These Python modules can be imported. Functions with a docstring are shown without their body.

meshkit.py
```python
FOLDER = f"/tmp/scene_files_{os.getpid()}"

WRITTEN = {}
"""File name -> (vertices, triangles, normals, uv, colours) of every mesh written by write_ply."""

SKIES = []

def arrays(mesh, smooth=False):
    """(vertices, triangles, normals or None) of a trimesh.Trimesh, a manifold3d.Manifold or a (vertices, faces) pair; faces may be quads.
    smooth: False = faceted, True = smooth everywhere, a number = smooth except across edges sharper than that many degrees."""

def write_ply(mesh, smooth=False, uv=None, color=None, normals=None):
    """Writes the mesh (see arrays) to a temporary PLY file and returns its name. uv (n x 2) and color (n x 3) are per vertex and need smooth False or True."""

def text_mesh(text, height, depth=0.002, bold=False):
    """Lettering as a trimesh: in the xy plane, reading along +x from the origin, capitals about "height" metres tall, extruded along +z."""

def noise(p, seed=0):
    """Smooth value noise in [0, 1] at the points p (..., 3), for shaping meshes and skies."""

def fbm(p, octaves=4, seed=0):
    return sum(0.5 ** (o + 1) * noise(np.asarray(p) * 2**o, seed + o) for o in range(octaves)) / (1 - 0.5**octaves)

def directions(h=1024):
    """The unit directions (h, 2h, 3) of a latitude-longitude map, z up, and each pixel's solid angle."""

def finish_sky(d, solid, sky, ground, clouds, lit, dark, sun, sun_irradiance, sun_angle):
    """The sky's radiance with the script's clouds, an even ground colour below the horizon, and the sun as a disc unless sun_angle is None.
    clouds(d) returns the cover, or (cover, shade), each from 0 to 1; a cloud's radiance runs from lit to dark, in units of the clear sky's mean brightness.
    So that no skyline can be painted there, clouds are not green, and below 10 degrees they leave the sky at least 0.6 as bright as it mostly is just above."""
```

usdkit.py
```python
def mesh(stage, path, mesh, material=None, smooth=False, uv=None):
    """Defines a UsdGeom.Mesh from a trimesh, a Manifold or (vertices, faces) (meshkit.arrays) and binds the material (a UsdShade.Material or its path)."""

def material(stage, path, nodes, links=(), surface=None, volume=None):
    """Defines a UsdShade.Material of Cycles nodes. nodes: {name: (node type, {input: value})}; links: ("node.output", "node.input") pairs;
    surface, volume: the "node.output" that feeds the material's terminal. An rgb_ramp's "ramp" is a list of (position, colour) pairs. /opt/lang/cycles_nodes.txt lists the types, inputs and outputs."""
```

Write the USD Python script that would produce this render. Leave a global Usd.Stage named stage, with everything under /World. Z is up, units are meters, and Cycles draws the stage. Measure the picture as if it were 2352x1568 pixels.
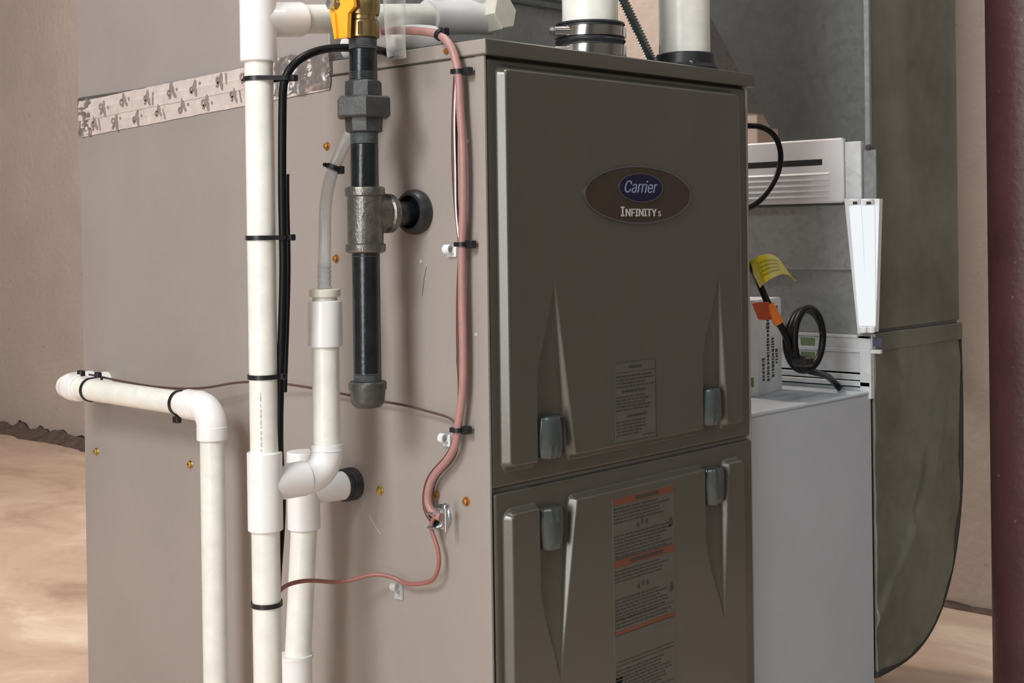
import math, random
import numpy as np, trimesh, manifold3d
from shapely.geometry import Polygon, Point
from shapely.ops import unary_union
import usdkit, meshkit
from pxr import Usd, UsdGeom, UsdLux, UsdShade, Gf, Sdf

random.seed(7)
RNG = np.random.default_rng(7)
stage = Usd.Stage.CreateInMemory()
UsdGeom.SetStageUpAxis(stage, UsdGeom.Tokens.z)
UsdGeom.SetStageMetersPerUnit(stage, 1.0)
WORLD = UsdGeom.Xform.Define(stage, '/World')
UsdGeom.Scope.Define(stage, '/World/Looks')

# ---------------------------------------------------------------- camera, lights, exposure
F, PITCH, ROLL, YAW = 3138.26, .0047, -.0139, .7531          # focal length in pixels of the 2352 px wide frame
CX, CY = 1176.0, 784 - 235.91
_c, _s = math.cos(YAW), math.sin(YAW)
_M = np.array([[math.cos(ROLL), -math.sin(ROLL), 0], [math.sin(ROLL), math.cos(ROLL), 0], [0, 0, 1]]) @ \
     np.array([[1, 0, 0], [0, math.cos(PITCH), -math.sin(PITCH)], [0, math.sin(PITCH), math.cos(PITCH)]])
R = _M @ np.array([[_s, -_c, 0], [0, 0, -1], [_c, _s, 0]])     # world -> (right, down, forward)
CAM = np.array([-.92592, -.90124, .70378])
cam = UsdGeom.Camera.Define(stage, '/World/camera')
cam.CreateHorizontalApertureAttr(36.0); cam.CreateVerticalApertureAttr(24.0)
cam.CreateFocalLengthAttr(36.0 * F / 2352)
cam.CreateVerticalApertureOffsetAttr(-235.91 / 2352 * 36.0)
cam.CreateClippingRangeAttr(Gf.Vec2f(.02, 50))
cam.CreateExposureAttr(0.0)
_m = np.eye(4); _m[0, :3], _m[1, :3], _m[2, :3], _m[3, :3] = R[0], -R[1], -R[2], CAM
cam.AddTransformOp().Set(Gf.Matrix4d(_m.tolist()))


def rect_light(name, pos, target, w, h, intensity, color):
    l = UsdLux.RectLight.Define(stage, '/World/' + name)
    l.CreateWidthAttr(w); l.CreateHeightAttr(h); l.CreateIntensityAttr(intensity); l.CreateColorAttr(Gf.Vec3f(*color))
    z = np.array(pos, float) - np.array(target, float); z /= np.linalg.norm(z)
    x = np.cross([0, 0, 1.0] if abs(z[2]) < .99 else [0, 1.0, 0], z); x /= np.linalg.norm(x)
    y = np.cross(z, x)
    m = np.eye(4); m[0, :3], m[1, :3], m[2, :3], m[3, :3] = x, y, z, pos
    l.AddTransformOp().Set(Gf.Matrix4d(m.tolist()))
    return l


def ball_light(name, pos, r, intensity, color):
    l = UsdLux.SphereLight.Define(stage, '/World/' + name)
    l.CreateRadiusAttr(r); l.CreateIntensityAttr(intensity); l.CreateColorAttr(Gf.Vec3f(*color))
    l.AddTranslateOp().Set(Gf.Vec3d(*pos))
    return l


rect_light('work_light', (-1.80, -.26, 1.80), (0, .30, .55), .6, .5, 30, (1, .985, .97))
rect_light('doorway_light', (-3.24, -.75, 1.02), (0, -.30, .95), 1.1, 1.9, 8.2, (.97, .985, 1.0))  # unseen tall panel at the left, added for the bevel highlights
rect_light('ceiling_panel_light', (-1.0, -2.3, 2.25), (.3, 0, .5), 1.6, .9, 2.7, (.86, .95, 1.0))  # unseen fill panel, added to lift the front faces
rect_light('ceiling_strip_light', (-2.5, .9, 2.42), (-.6, .6, .3), 1.4, .35, 4.5, (1, .98, .96))  # added fill, out of view, lightens the shadows on the furnace side
ball_light('bare_bulb', (.72, 1.60, 2.2), .05, 980, (1, .89, .80))
ball_light('corner_bulb', (.95, -.85, 2.3), .05, 110, (.96, .98, 1.0))  # unseen, added to brighten the wall strip at the right
ball_light('overhead_bulb', (-.12, .06, 2.35), .06, 330, (.95, .98, 1.0))

# ---------------------------------------------------------------- pixel -> point on a real plane
def ray(x, y): return R.T @ np.array([(x - CX) / F, (y - CY) / F, 1.0])
def atX(x, y, X): r = ray(x, y); return CAM + r * (X - CAM[0]) / r[0]
def atY(x, y, Y): r = ray(x, y); return CAM + r * (Y - CAM[1]) / r[1]
def atZ(x, y, Z): r = ray(x, y); return CAM + r * (Z - CAM[2]) / r[2]

# ---------------------------------------------------------------- naming helpers
_used = {}


def numbered(parent, name):
    k = parent + '/' + name
    n = _used.get(k, -1) + 1
    _used[k] = n
    return k if n == 0 else f'{k}_{n:03d}'


def tag(prim, label=None, cat=None, group=None, kind=None):
    for k, v in (('label', label), ('category', cat), ('group', group), ('kind', kind)):
        if v:
            prim.SetCustomDataByKey(k, v)
    return prim


_base = {}


def thing(name, label, cat, loc=(0, 0, 0), group=None, kind=None):
    x = UsdGeom.Xform.Define(stage, numbered('/World', name))
    x.AddTranslateOp().Set(Gf.Vec3d(*map(float, loc)))
    p = x.GetPrim(); _base[str(p.GetPath())] = np.array(loc, float)
    return tag(p, label, cat, group, kind)


def arr(mesh):
    if hasattr(mesh, 'to_mesh'):
        m = mesh.to_mesh(); return np.array(m.vert_properties[:, :3], float), np.array(m.tri_verts, int)
    if isinstance(mesh, (tuple, list)):
        v, f = np.asarray(mesh[0], float), np.asarray(mesh[1], int)
        if f.shape[1] == 4: f = np.vstack([f[:, [0, 1, 2]], f[:, [0, 2, 3]]])
        return v, f
    return np.array(mesh.vertices, float), np.array(mesh.faces, int)


def join(*ms):
    vs, fs, n = [], [], 0
    for m in ms:
        v, f = arr(m); vs.append(v); fs.append(f + n); n += len(v)
    return np.vstack(vs), np.vstack(fs)


def part(parent, name, mesh, mat, label=None, smooth=35, kind=None):
    """A mesh given in world coordinates, defined under a thing (or a part of a thing)."""
    pp = str(parent.GetPath())
    root = '/'.join(pp.split('/')[:3])
    v, f = arr(mesh)
    path = numbered(pp, name)
    m = usdkit.mesh(stage, path, (v - _base.get(root, np.zeros(3)), f), mat, smooth=smooth)
    return tag(m.GetPrim(), label, kind=kind)


def solo(name, mesh, mat, label=None, cat=None, group=None, kind=None, smooth=35):
    m = usdkit.mesh(stage, numbered('/World', name), arr(mesh), mat, smooth=smooth)
    return tag(m.GetPrim(), label, cat, group, kind)

# ---------------------------------------------------------------- shape helpers
def hull(pts):
    return manifold3d.Manifold.hull_points(np.asarray(pts, float))


def rbox(a, b, c=.0015):
    """Box from corner a to corner b with chamfered edges."""
    a, b = np.minimum(a, b), np.maximum(a, b)
    c = min(c, *(0.45 * (b - a)))
    pts = []
    for sx in (0, 1):
        for sy in (0, 1):
            for sz in (0, 1):
                p = np.array([b[0] if sx else a[0], b[1] if sy else a[1], b[2] if sz else a[2]])
                d = np.array([-1 if sx else 1, -1 if sy else 1, -1 if sz else 1]) * c
                for k in range(3):
                    q = p + d; q[k] = p[k]; pts.append(q)
    return hull(pts)


def frame(d):
    d = np.asarray(d, float); d = d / np.linalg.norm(d)
    x = np.cross(d, [0, 0, 1.0]) if abs(d[2]) < .9 else np.cross(d, [1.0, 0, 0])
    x /= np.linalg.norm(x)
    return x, np.cross(d, x), d


def lathe(profile, p0, p1, n=40, phase=0.0):
    """profile: (distance along the axis in metres from p0, radius); ends closed when radius is 0."""
    p0 = np.asarray(p0, float); x, y, d = frame(np.asarray(p1, float) - p0)
    prof = list(profile)
    if prof[0][1] > 0: prof = [(prof[0][0], 0)] + prof
    if prof[-1][1] > 0: prof = prof + [(prof[-1][0], 0)]
    a = np.linspace(0, 2 * np.pi, n, endpoint=False) + phase
    vs = [p0 + d * t + r * (np.cos(a)[:, None] * x + np.sin(a)[:, None] * y) for t, r in prof]
    v = np.vstack(vs); f = []
    for k in range(len(prof) - 1):
        for i in range(n):
            j = (i + 1) % n
            A, B, Cc, D = k * n + i, k * n + j, (k + 1) * n + j, (k + 1) * n + i
            f += [(A, B, Cc), (A, Cc, D)]
    m = trimesh.Trimesh(v, np.array(f), process=True)
    m.update_faces(m.nondegenerate_faces()); m.merge_vertices()
    return m


def rod(p0, p1, r, ch=.0008, n=32, r1=None):
    L = float(np.linalg.norm(np.asarray(p1, float) - np.asarray(p0, float)))
    r1 = r if r1 is None else r1
    ch = min(ch, r * .4, L * .3)
    return lathe([(0, r - ch), (ch, r), (L - ch, r1), (L, r1 - ch)], p0, p1, n)


def hexrod(p0, p1, r, ch=.0015, phase=0.0):
    L = float(np.linalg.norm(np.asarray(p1, float) - np.asarray(p0, float)))
    return lathe([(0, r - ch), (ch, r), (L - ch, r), (L, r - ch)], p0, p1, 6, phase)


def spline(pts, n):
    from scipy.interpolate import CubicSpline
    p = np.asarray(pts, float)
    t = np.r_[0, np.cumsum(np.sqrt(np.linalg.norm(np.diff(p, axis=0), axis=1)))]
    return CubicSpline(t, p, axis=0)(np.linspace(0, t[-1], n))


def tube(path, r, seg=14, cap=True):
    p = np.asarray(path, float); n = len(p)
    rr = np.full(n, r) if np.ndim(r) == 0 else np.asarray(r, float)
    t = np.gradient(p, axis=0); t /= np.linalg.norm(t, axis=1)[:, None]
    x = frame(t[0])[0]; vs = []
    a = np.linspace(0, 2 * np.pi, seg, endpoint=False)
    for k in range(n):
        x = x - t[k] * np.dot(x, t[k]); x /= np.linalg.norm(x); y = np.cross(t[k], x)
        vs.append(p[k] + rr[k] * (np.cos(a)[:, None] * x + np.sin(a)[:, None] * y))
    v = np.vstack(vs); f = []
    for k in range(n - 1):
        for i in range(seg):
            j = (i + 1) % seg
            f += [(k * seg + i, k * seg + j, (k + 1) * seg + j), (k * seg + i, (k + 1) * seg + j, (k + 1) * seg + i)]
    if cap:
        v = np.vstack([v, p[:1], p[-1:]]); A, B = len(v) - 2, len(v) - 1
        for i in range(seg):
            j = (i + 1) % seg
            f += [(A, j, i), (B, (n - 1) * seg + i, (n - 1) * seg + j)]
    return v, np.array(f)


def arc(c0, d0, d1, rad, n=14):
    """Quarter bend at corner c0, arriving along d0 and leaving along d1 (unit, perpendicular)."""
    d0, d1 = np.asarray(d0, float), np.asarray(d1, float)
    a = np.linspace(0, np.pi / 2, n)[:, None]
    o = c0 - d0 * rad + d1 * rad
    return o + rad * (np.sin(a) * d0 - np.cos(a) * d1)


def extrude(poly2, origin, ax, ay, depth):
    """Polygon (shapely or points) in the plane origin + u*ax + v*ay, extruded by depth along ax x ay."""
    poly = poly2 if isinstance(poly2, Polygon) else Polygon(poly2)
    m = trimesh.creation.extrude_polygon(poly, depth, engine='earcut')
    ax, ay = np.asarray(ax, float), np.asarray(ay, float); az = np.cross(ax, ay)
    v = np.asarray(origin, float) + m.vertices @ np.array([ax, ay, az])
    return v, np.array(m.faces)


def sheet(A, B, thick, n=24, across=6):
    """A thin curved sheet ruled between two polylines of points, with thickness."""
    a, b = spline(A, n), spline(B, n)
    s = np.linspace(0, 1, across)[:, None, None]
    g = a[None] * (1 - s) + b[None] * s
    du, dv = np.gradient(g, axis=0), np.gradient(g, axis=1)
    nn = np.cross(du, dv); nn /= np.maximum(np.linalg.norm(nn, axis=2, keepdims=True), 1e-9)
    return slab(g - nn * thick / 2, g + nn * thick / 2)


def slab(g0, g1):
    """Closed solid between two grids of points of one shape."""
    r, c = g0.shape[:2]; N = r * c
    v = np.vstack([g0.reshape(-1, 3), g1.reshape(-1, 3)])
    i = np.arange(N).reshape(r, c)
    q = np.stack([i[:-1, :-1], i[:-1, 1:], i[1:, 1:], i[1:, :-1]], -1).reshape(-1, 4)
    f = [q[:, ::-1], q + N]
    def side(e): f.append(np.stack([e[:-1], e[1:], e[1:] + N, e[:-1] + N], -1))
    side(i[0]); side(i[-1][::-1]); side(i[:, 0][::-1]); side(i[:, -1])
    return v, np.vstack(f)


def tie_ring(circles, origin, ax, ay, width=.0042, thick=.0014):
    """A cable tie's band drawn tight around circles (u, v, r) in the plane ax, ay; centred on the plane."""
    h = unary_union([Point(u, v).buffer(r, 24) for u, v, r in circles]).convex_hull
    ring = Polygon(h.buffer(thick, 8).exterior.coords, [h.buffer(.0001).exterior.coords])
    az = np.cross(ax, ay)
    return extrude(ring, np.asarray(origin, float) - az * width / 2, ax, ay, width)


def grid_xz(x0, x1, z0, z1, nx, nz, fy, back):
    """A pressed sheet: front face y = fy(x, z), closed at depth 'back'."""
    x, z = np.meshgrid(np.linspace(x0, x1, nx), np.linspace(z0, z1, nz))
    y = fy(x, z)
    return slab(np.stack([x, y, z], -1)[:, ::-1], np.stack([x, np.full_like(y, back), z], -1)[:, ::-1])


def smooth01(t):
    t = np.clip(t, 0, 1); return t * t * (3 - 2 * t)

# ---------------------------------------------------------------- materials
def lin(r, g, b):
    c = np.array([r, g, b]) / 255.0
    return tuple(np.where(c <= .04045, c / 12.92, ((c + .055) / 1.055) ** 2.4))


def plain(name, rgb, rough=.5, metal=0.0, spec=.5, vary=.06, scale=30, bump=0.0, bscale=200, coat=0.0, **extra):
    """Principled look with a little procedural tone variation and fine relief."""
    c = np.array(rgb if max(rgb) <= 1 else lin(*rgb))
    nodes = {'geo': ('geometry', {}), 'n': ('noise_texture', {'scale': scale, 'detail': 4.0, 'roughness': .6}),
             'r': ('rgb_ramp', {'ramp': [(.3, tuple(c * (1 - vary))), (.7, tuple(np.minimum(c * (1 + vary), 1)))]}),
             'p': ('principled_bsdf', {'roughness': rough, 'metallic': metal, 'specular_ior_level': spec, 'coat_weight': coat, **extra})}
    links = [('geo.position', 'n.vector'), ('n.fac', 'r.fac'), ('r.color', 'p.base_color')]
    if bump:
        nodes['bn'] = ('noise_texture', {'scale': bscale, 'detail': 3.0})
        nodes['b'] = ('bump', {'strength': bump, 'distance': .002})
        links += [('geo.position', 'bn.vector'), ('bn.fac', 'b.height'), ('b.normal', 'p.normal')]
    return usdkit.material(stage, '/World/Looks/' + name, nodes, links, surface='p.BSDF')


def mottled(name, stops, scale, rough, metal=0.0, detail=6, rr=.65, bump=0.0, bscale=60, bdist=.004, distortion=0.0, stretch=(1, 1, 1), spots=None, spec=.4):
    nodes = {'geo': ('geometry', {}), 'mp': ('mapping', {'scale': stretch}), 'n': ('noise_texture', {'scale': scale, 'detail': float(detail), 'roughness': rr, 'distortion': distortion}),
             'r': ('rgb_ramp', {'ramp': stops}), 'p': ('principled_bsdf', {'roughness': rough, 'metallic': metal, 'specular_ior_level': spec})}
    links = [('geo.position', 'mp.vector'), ('mp.vector', 'n.vector'), ('n.fac', 'r.fac')]
    top = 'r.color'
    if spots:
        col, sc, lo, hi = spots
        nodes['sn'] = ('noise_texture', {'scale': sc, 'detail': 4.0, 'roughness': .7})
        nodes['sr'] = ('map_range', {'from_min': lo, 'from_max': hi, 'to_min': 0.0, 'to_max': 1.0, 'clamp': True})
        nodes['mx'] = ('mix', {'color2': col})
        links += [('geo.position', 'sn.vector'), ('sn.fac', 'sr.value'), ('sr.result', 'mx.fac'), ('r.color', 'mx.color1')]
        top = 'mx.color'
    links.append((top, 'p.base_color'))
    if bump:
        nodes['bn'] = ('noise_texture', {'scale': bscale, 'detail': 5.0})
        nodes['b'] = ('bump', {'strength': bump, 'distance': bdist})
        links += [('geo.position', 'bn.vector'), ('bn.fac', 'b.height'), ('b.normal', 'p.normal')]
    return usdkit.material(stage, '/World/Looks/' + name, nodes, links, surface='p.BSDF')


def spangle(name, lo, hi, rough, metal, scale=70, dirt=None):
    """Galvanised sheet: crystals of slightly different tone and gloss."""
    nodes = {'geo': ('geometry', {}), 'v': ('voronoi_texture', {'scale': scale}), 'n': ('noise_texture', {'scale': 6.0, 'detail': 5.0, 'roughness': .6}),
             'r': ('rgb_ramp', {'ramp': [(0, lo), (1, hi)]}), 'bw': ('rgb_to_bw', {}),
             'rg': ('map_range', {'from_min': 0.0, 'from_max': 1.0, 'to_min': rough - .06, 'to_max': rough + .08}),
             'p': ('principled_bsdf', {'metallic': metal, 'specular_ior_level': .4})}
    links = [('geo.position', 'v.vector'), ('geo.position', 'n.vector'), ('v.color', 'bw.color'), ('bw.val', 'r.fac'), ('bw.val', 'rg.value'), ('rg.result', 'p.roughness')]
    top = 'r.color'
    if dirt:
        nodes['dr'] = ('map_range', {'from_min': .42, 'from_max': .68, 'to_min': 0.0, 'to_max': .8, 'clamp': True})
        nodes['mx'] = ('mix', {'color2': dirt})
        links += [('n.fac', 'dr.value'), ('dr.result', 'mx.fac'), ('r.color', 'mx.color1')]
        top = 'mx.color'
    links.append((top, 'p.base_color'))
    return usdkit.material(stage, '/World/Looks/' + name, nodes, links, surface='p.BSDF')


M = {}
M['paint'] = plain('taupe_paint', (.100, .097, .079), .33, 0.25, .5, .04, 9, .06, 900, coat=.6, coat_roughness=.22)  # shaded copy of the furnace taupe, the shade mixed into the colour
M['paint_side'] = plain('taupe_side_paint', (.355, .318, .292), .48, 0.15, .45, .05, 5, .08, 900)  # lit copy of the same taupe, its brightness put into the colour
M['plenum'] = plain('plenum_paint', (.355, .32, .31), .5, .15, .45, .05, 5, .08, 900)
M['pvc'] = plain('cream_pvc_pipe', (.80, .805, .745), .32, 0, .5, .07, 45)
M['fit'] = plain('white_pvc_fitting', (.83, .83, .83), .25, 0, .5, .03, 30)
M['adapter'] = plain('ivory_adapter', (.70, .68, .58), .35, 0, .5, .05, 60)
M['ink'] = plain('black_ink', (.03, .03, .03), .6)
M['rubber'] = plain('black_rubber', (.018, .019, .022), .42, 0, .5, .2, 80)
M['cable'] = plain('black_cable', (.004, .0045, .0055), .42, 0, .22, .2, 120)
M['nylon'] = plain('black_nylon', (.010, .010, .012), .38)
M['iron'] = plain('black_iron_pipe', (.013, .016, .018), .24, .2, .6, .4, 70, .10, 300)
M['malleable'] = plain('malleable_iron', (.060, .062, .063), .48, .3, .5, .25, 90, .15, 500)
M['tee_iron'] = plain('grey_iron_fitting', (.17, .165, .15), .34, .75, .5, .25, 90, .3, 400)
M['cap'] = plain('dark_iron_cap', (.085, .088, .082), .38, .5, .5, .25, 90, .15, 400)
M['cut'] = plain('threaded_iron', (.15, .17, .175), .42, .6, .5, .3, 150, .3, 900)
M['brass'] = plain('aged_brass', (.36, .26, .12), .30, .9, .5, .15, 90)
M['yellow'] = plain('yellow_lever_paint', (.85, .42, .03), .35, 0, .5, .08, 60)
M['pink'] = plain('pink_cable_sheath', (.37, .20, .185), .45, 0, .5, .10, 60)
M['maroon'] = plain('dark_maroon_wire', (.10, .035, .035), .5)
M['brown'] = plain('brown_wire', (.085, .047, .040), .5)
M['greyink'] = plain('faded_print', (.42, .42, .38), .5)
M['redwire'] = plain('reddish_wire', (.30, .12, .10), .45)
M['steel'] = plain('bright_steel', (.62, .62, .60), .16, 1.0, .5, .06, 60)
M['zinc'] = plain('zinc_clamp', (.55, .58, .60), .28, 1.0, .5, .1, 200)
M['screwb'] = plain('brass_screw', (.55, .40, .14), .30, .9)
M['screwo'] = plain('orange_brass_screw', (.42, .20, .06), .4, .7)
M['clipw'] = plain('white_clip', (.75, .77, .78), .35)
M['latch'] = plain('smoky_latch', (.062, .075, .074), .13, 0, .7, .1, 60)
M['whitebox'] = plain('pale_grey_enamel', (.48, .535, .59), .42, 0, .5, .03, 10, .08, 800)
M['white'] = plain('white_enamel', (.74, .74, .76), .4, 0, .5, .03, 20)
M['carton'] = plain('white_carton', (.70, .71, .70), .5)
M['green'] = plain('green_print', (.10, .24, .04), .5)
M['palegreen'] = plain('pale_green_sticker', (.20, .27, .12), .4)
M['tagy'] = plain('yellow_tag', (.68, .60, .02), .4)
M['tagyp'] = plain('yellow_tag_print', (.36, .30, .03), .5)
M['orange'] = plain('orange_label', (.75, .20, .02), .4)
M['redorange'] = plain('red_orange_label', (.42, .075, .03), .4)
M['dark'] = plain('dark_slot', (.02, .02, .022), .6)
M['navy'] = plain('navy_emblem', (.004, .006, .040), .22, 0, .5)
M['badge'] = plain('bronze_badge', (.070, .050, .040), .22, .3, .5, .08, 60)
M['badgerim'] = plain('badge_rim', (.30, .27, .30), .2, .9)
M['letter'] = plain('silver_letter', (.62, .60, .58), .35, .2)
M['letterb'] = plain('pale_blue_letter', (.25, .28, .40), .4)
M['lab'] = plain('label_film', (.112, .108, .095), .40, .1)
M['labtext'] = plain('label_text', (.045, .045, .040), .5)
M['laborange'] = plain('label_orange_band', (.19, .055, .028), .45)
M['galv'] = spangle('galvanised', (.36, .39, .40), (.39, .42, .43), .36, .6, 150)
M['galvb'] = spangle('bright_galvanised', (.68, .71, .73), (.76, .79, .81), .36, .25)
M['galvd'] = spangle('dull_galvanised', (.19, .198, .158), (.215, .223, .178), .45, .3, 60, (.105, .108, .084))
M['galvk'] = spangle('grey_galvanised', (.135, .145, .14), (.155, .165, .16), .42, .45, 140)
M['foil'] = plain('foil_tape', (.80, .71, .67), .42, .35, .5, .10, 60, .3, 260)
M['conduit'] = plain('steel_conduit', (.20, .23, .23), .35, .85)
M['rustred'] = mottled('maroon_post_paint', [(.25, (.045, .015, .017)), (.55, (.068, .024, .027)), (.8, (.09, .033, .037))], 7, .45, 0, bump=.25, bscale=90, spots=((.17, .10, .09), 60, .66, .72))
M['wall'] = mottled('wall_concrete', [(.3, (.55, .485, .445)), (.7, (.64, .575, .53))], 3, .8, bump=.30, bscale=45, bdist=.006, spots=((.24, .20, .17), 42, .66, .76))
M['floor'] = mottled('floor_concrete', [(.30, (.42, .30, .235)), (.46, (.60, .465, .375)), (.56, (.66, .53, .43)), (.70, (.84, .74, .61))], 4.2, .42, distortion=.8, stretch=(1, .55, 1), bump=.12, bscale=30, spots=((.33, .22, .17), 7, .64, .74))
M['ceil'] = plain('ceiling_timber', (.22, .18, .15), .8)
M['darkwall'] = plain('dark_basement_wall', (.16, .145, .13), .85)
M['dirt'] = mottled('crumbled_mortar', [(.3, (.075, .055, .047)), (.7, (.17, .13, .11))], 30, .9, bump=.5, bscale=120)
M['tube'] = usdkit.material(stage, '/World/Looks/lamp_tube', {'e': ('emission', {'color': (.93, .97, 1.0), 'strength': .95})}, surface='e.emission')  # glow for the reflection shape on the duct


def clear(name, tint, fac, rough):
    return usdkit.material(stage, '/World/Looks/' + name,
        {'t': ('transparent_bsdf', {'color': tint}), 'p': ('principled_bsdf', {'base_color': (.72, .72, .72), 'roughness': rough}),
         'lw': ('layer_weight', {'blend': .35}), 'mr': ('map_range', {'from_min': 0.0, 'from_max': 1.0, 'to_min': fac, 'to_max': .8}), 'm': ('mix_closure', {})},
        [('lw.facing', 'mr.value'), ('mr.result', 'm.fac'), ('t.BSDF', 'm.closure1'), ('p.BSDF', 'm.closure2')], surface='m.closure')


M['clear'] = clear('clear_vinyl', (.95, .95, .95), .42, .10)
M['film'] = clear('clear_film', (.97, .97, .95), .05, .15)
M['clearclip'] = clear('clear_clip_plastic', (.9, .92, .93), .4, .12)

# ---------------------------------------------------------------- room
XW, XL, YF, YB, ZC = 1.47, -3.3, -3.0, 5.0, 2.5
def struct(name, mesh, mat, parent=None, **k):
    if parent is None:
        return solo(name, mesh, mat, kind='structure', **k)
    return part(parent, name, mesh, mat, **k)
struct('floor', rbox((XL, YF, -.12), (XW, YB, 0), .001), M['floor'])
struct('wall_right', rbox((XW, -.45, 0), (XW + .2, YB, ZC), .001), M['wall'])
struct('wall_right', rbox((XW, YF, 0), (XW + .2, -.45, ZC), .001), M['darkwall'])  # unseen stretch, coloured dark to dim what the doors reflect
struct('wall_left', rbox((XL - .2, YF, 0), (XL, YB, ZC), .001), M['darkwall'])
struct('wall_back', rbox((XL, YB, 0), (XW, YB + .2, ZC), .001), M['wall'])
struct('wall_front', rbox((XL, YF - .2, 0), (XW, YF, ZC), .001), M['darkwall'])
struct('ceiling', rbox((XL, YF, ZC), (XW, YB, ZC + .12), .001), M['ceil'])
# crumbled mortar at the foot of the wall
yy, ss = np.meshgrid(np.linspace(-.6, YB - .02, 420), np.linspace(0, 1, 12))
wid = .012 + .055 * smooth01((yy - 2.0) / .9) * (.6 + .8 * meshkit.fbm(np.stack([yy * 9, yy * 0, yy * 0], -1), 3, 3))
xx = XW - .004 - wid * ss
hh = (1 - ss) ** .7 * (.006 + .022 * smooth01((yy - 1.2) / 1.4)) * (.3 + 1.5 * meshkit.fbm(np.stack([yy * 26, ss * 4, yy * 0], -1), 3, 5)) + .0005
g1 = np.stack([xx, yy, hh], -1); g0 = g1.copy(); g0[..., 2] = .0
struct('trim_1', slab(g0, g1), M['dirt'], label=None)

# ---------------------------------------------------------------- steel post
post_d, post_r = 2.0, .060
a0 = math.atan((2268 - CX) / F) + math.asin(post_r / post_d)
pc = CAM[:2] + post_d * (math.cos(a0) * np.array([_c, _s]) + math.sin(a0) * np.array([_s, -_c]))
th = thing('steel_post', 'dark maroon painted round steel post, scuffed and flecked, at the right edge', 'post', (pc[0], pc[1], 0))
part(th, 'shaft', lathe([(.012, post_r), (ZC - .012, post_r)], (pc[0], pc[1], 0), (pc[0], pc[1], 1), 64), M['rustred'])
for z in (0, ZC - .012):
    part(th, 'end_plate', rbox((pc[0] - .1, pc[1] - .1, z), (pc[0] + .1, pc[1] + .1, z + .012)), M['rustred'])

# ---------------------------------------------------------------- furnace
W_, D_, H_ = .445, .745, .886
fur = thing('furnace', 'tall taupe metal gas furnace with two embossed front doors and an oval badge', 'furnace', (0, 0, 0))
cab = join(rbox((0, .006, 0), (W_, D_, .872), .0012))
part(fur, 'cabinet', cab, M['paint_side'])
part(fur, 'front_edge_flange', rbox((-.0006, -.0005, .002), (.0028, .012, .872), .0006), M['paint_side'])
part(fur, 'front_edge_flange', rbox((W_ - .0028, -.0005, .002), (W_ + .0006, .012, .872), .0006), M['paint_side'])
lid = [(-.006, .0), (-.0065, .002), (-.0055, .0145), (-.0035, .016), (D_, .016), (D_, 0)]
lidm = extrude([(y, z) for y, z in lid], (-.0022, 0, .8715), (0, 1, 0), (0, 0, 1), W_ + .0095)
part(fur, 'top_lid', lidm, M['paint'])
part(fur, 'lid_side_flange', rbox((-.0030, -.0045, .8725), (.004, .2200, .8868), .0010), M['paint_side'])  # strip added so the lid side shows the lit taupe

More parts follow.
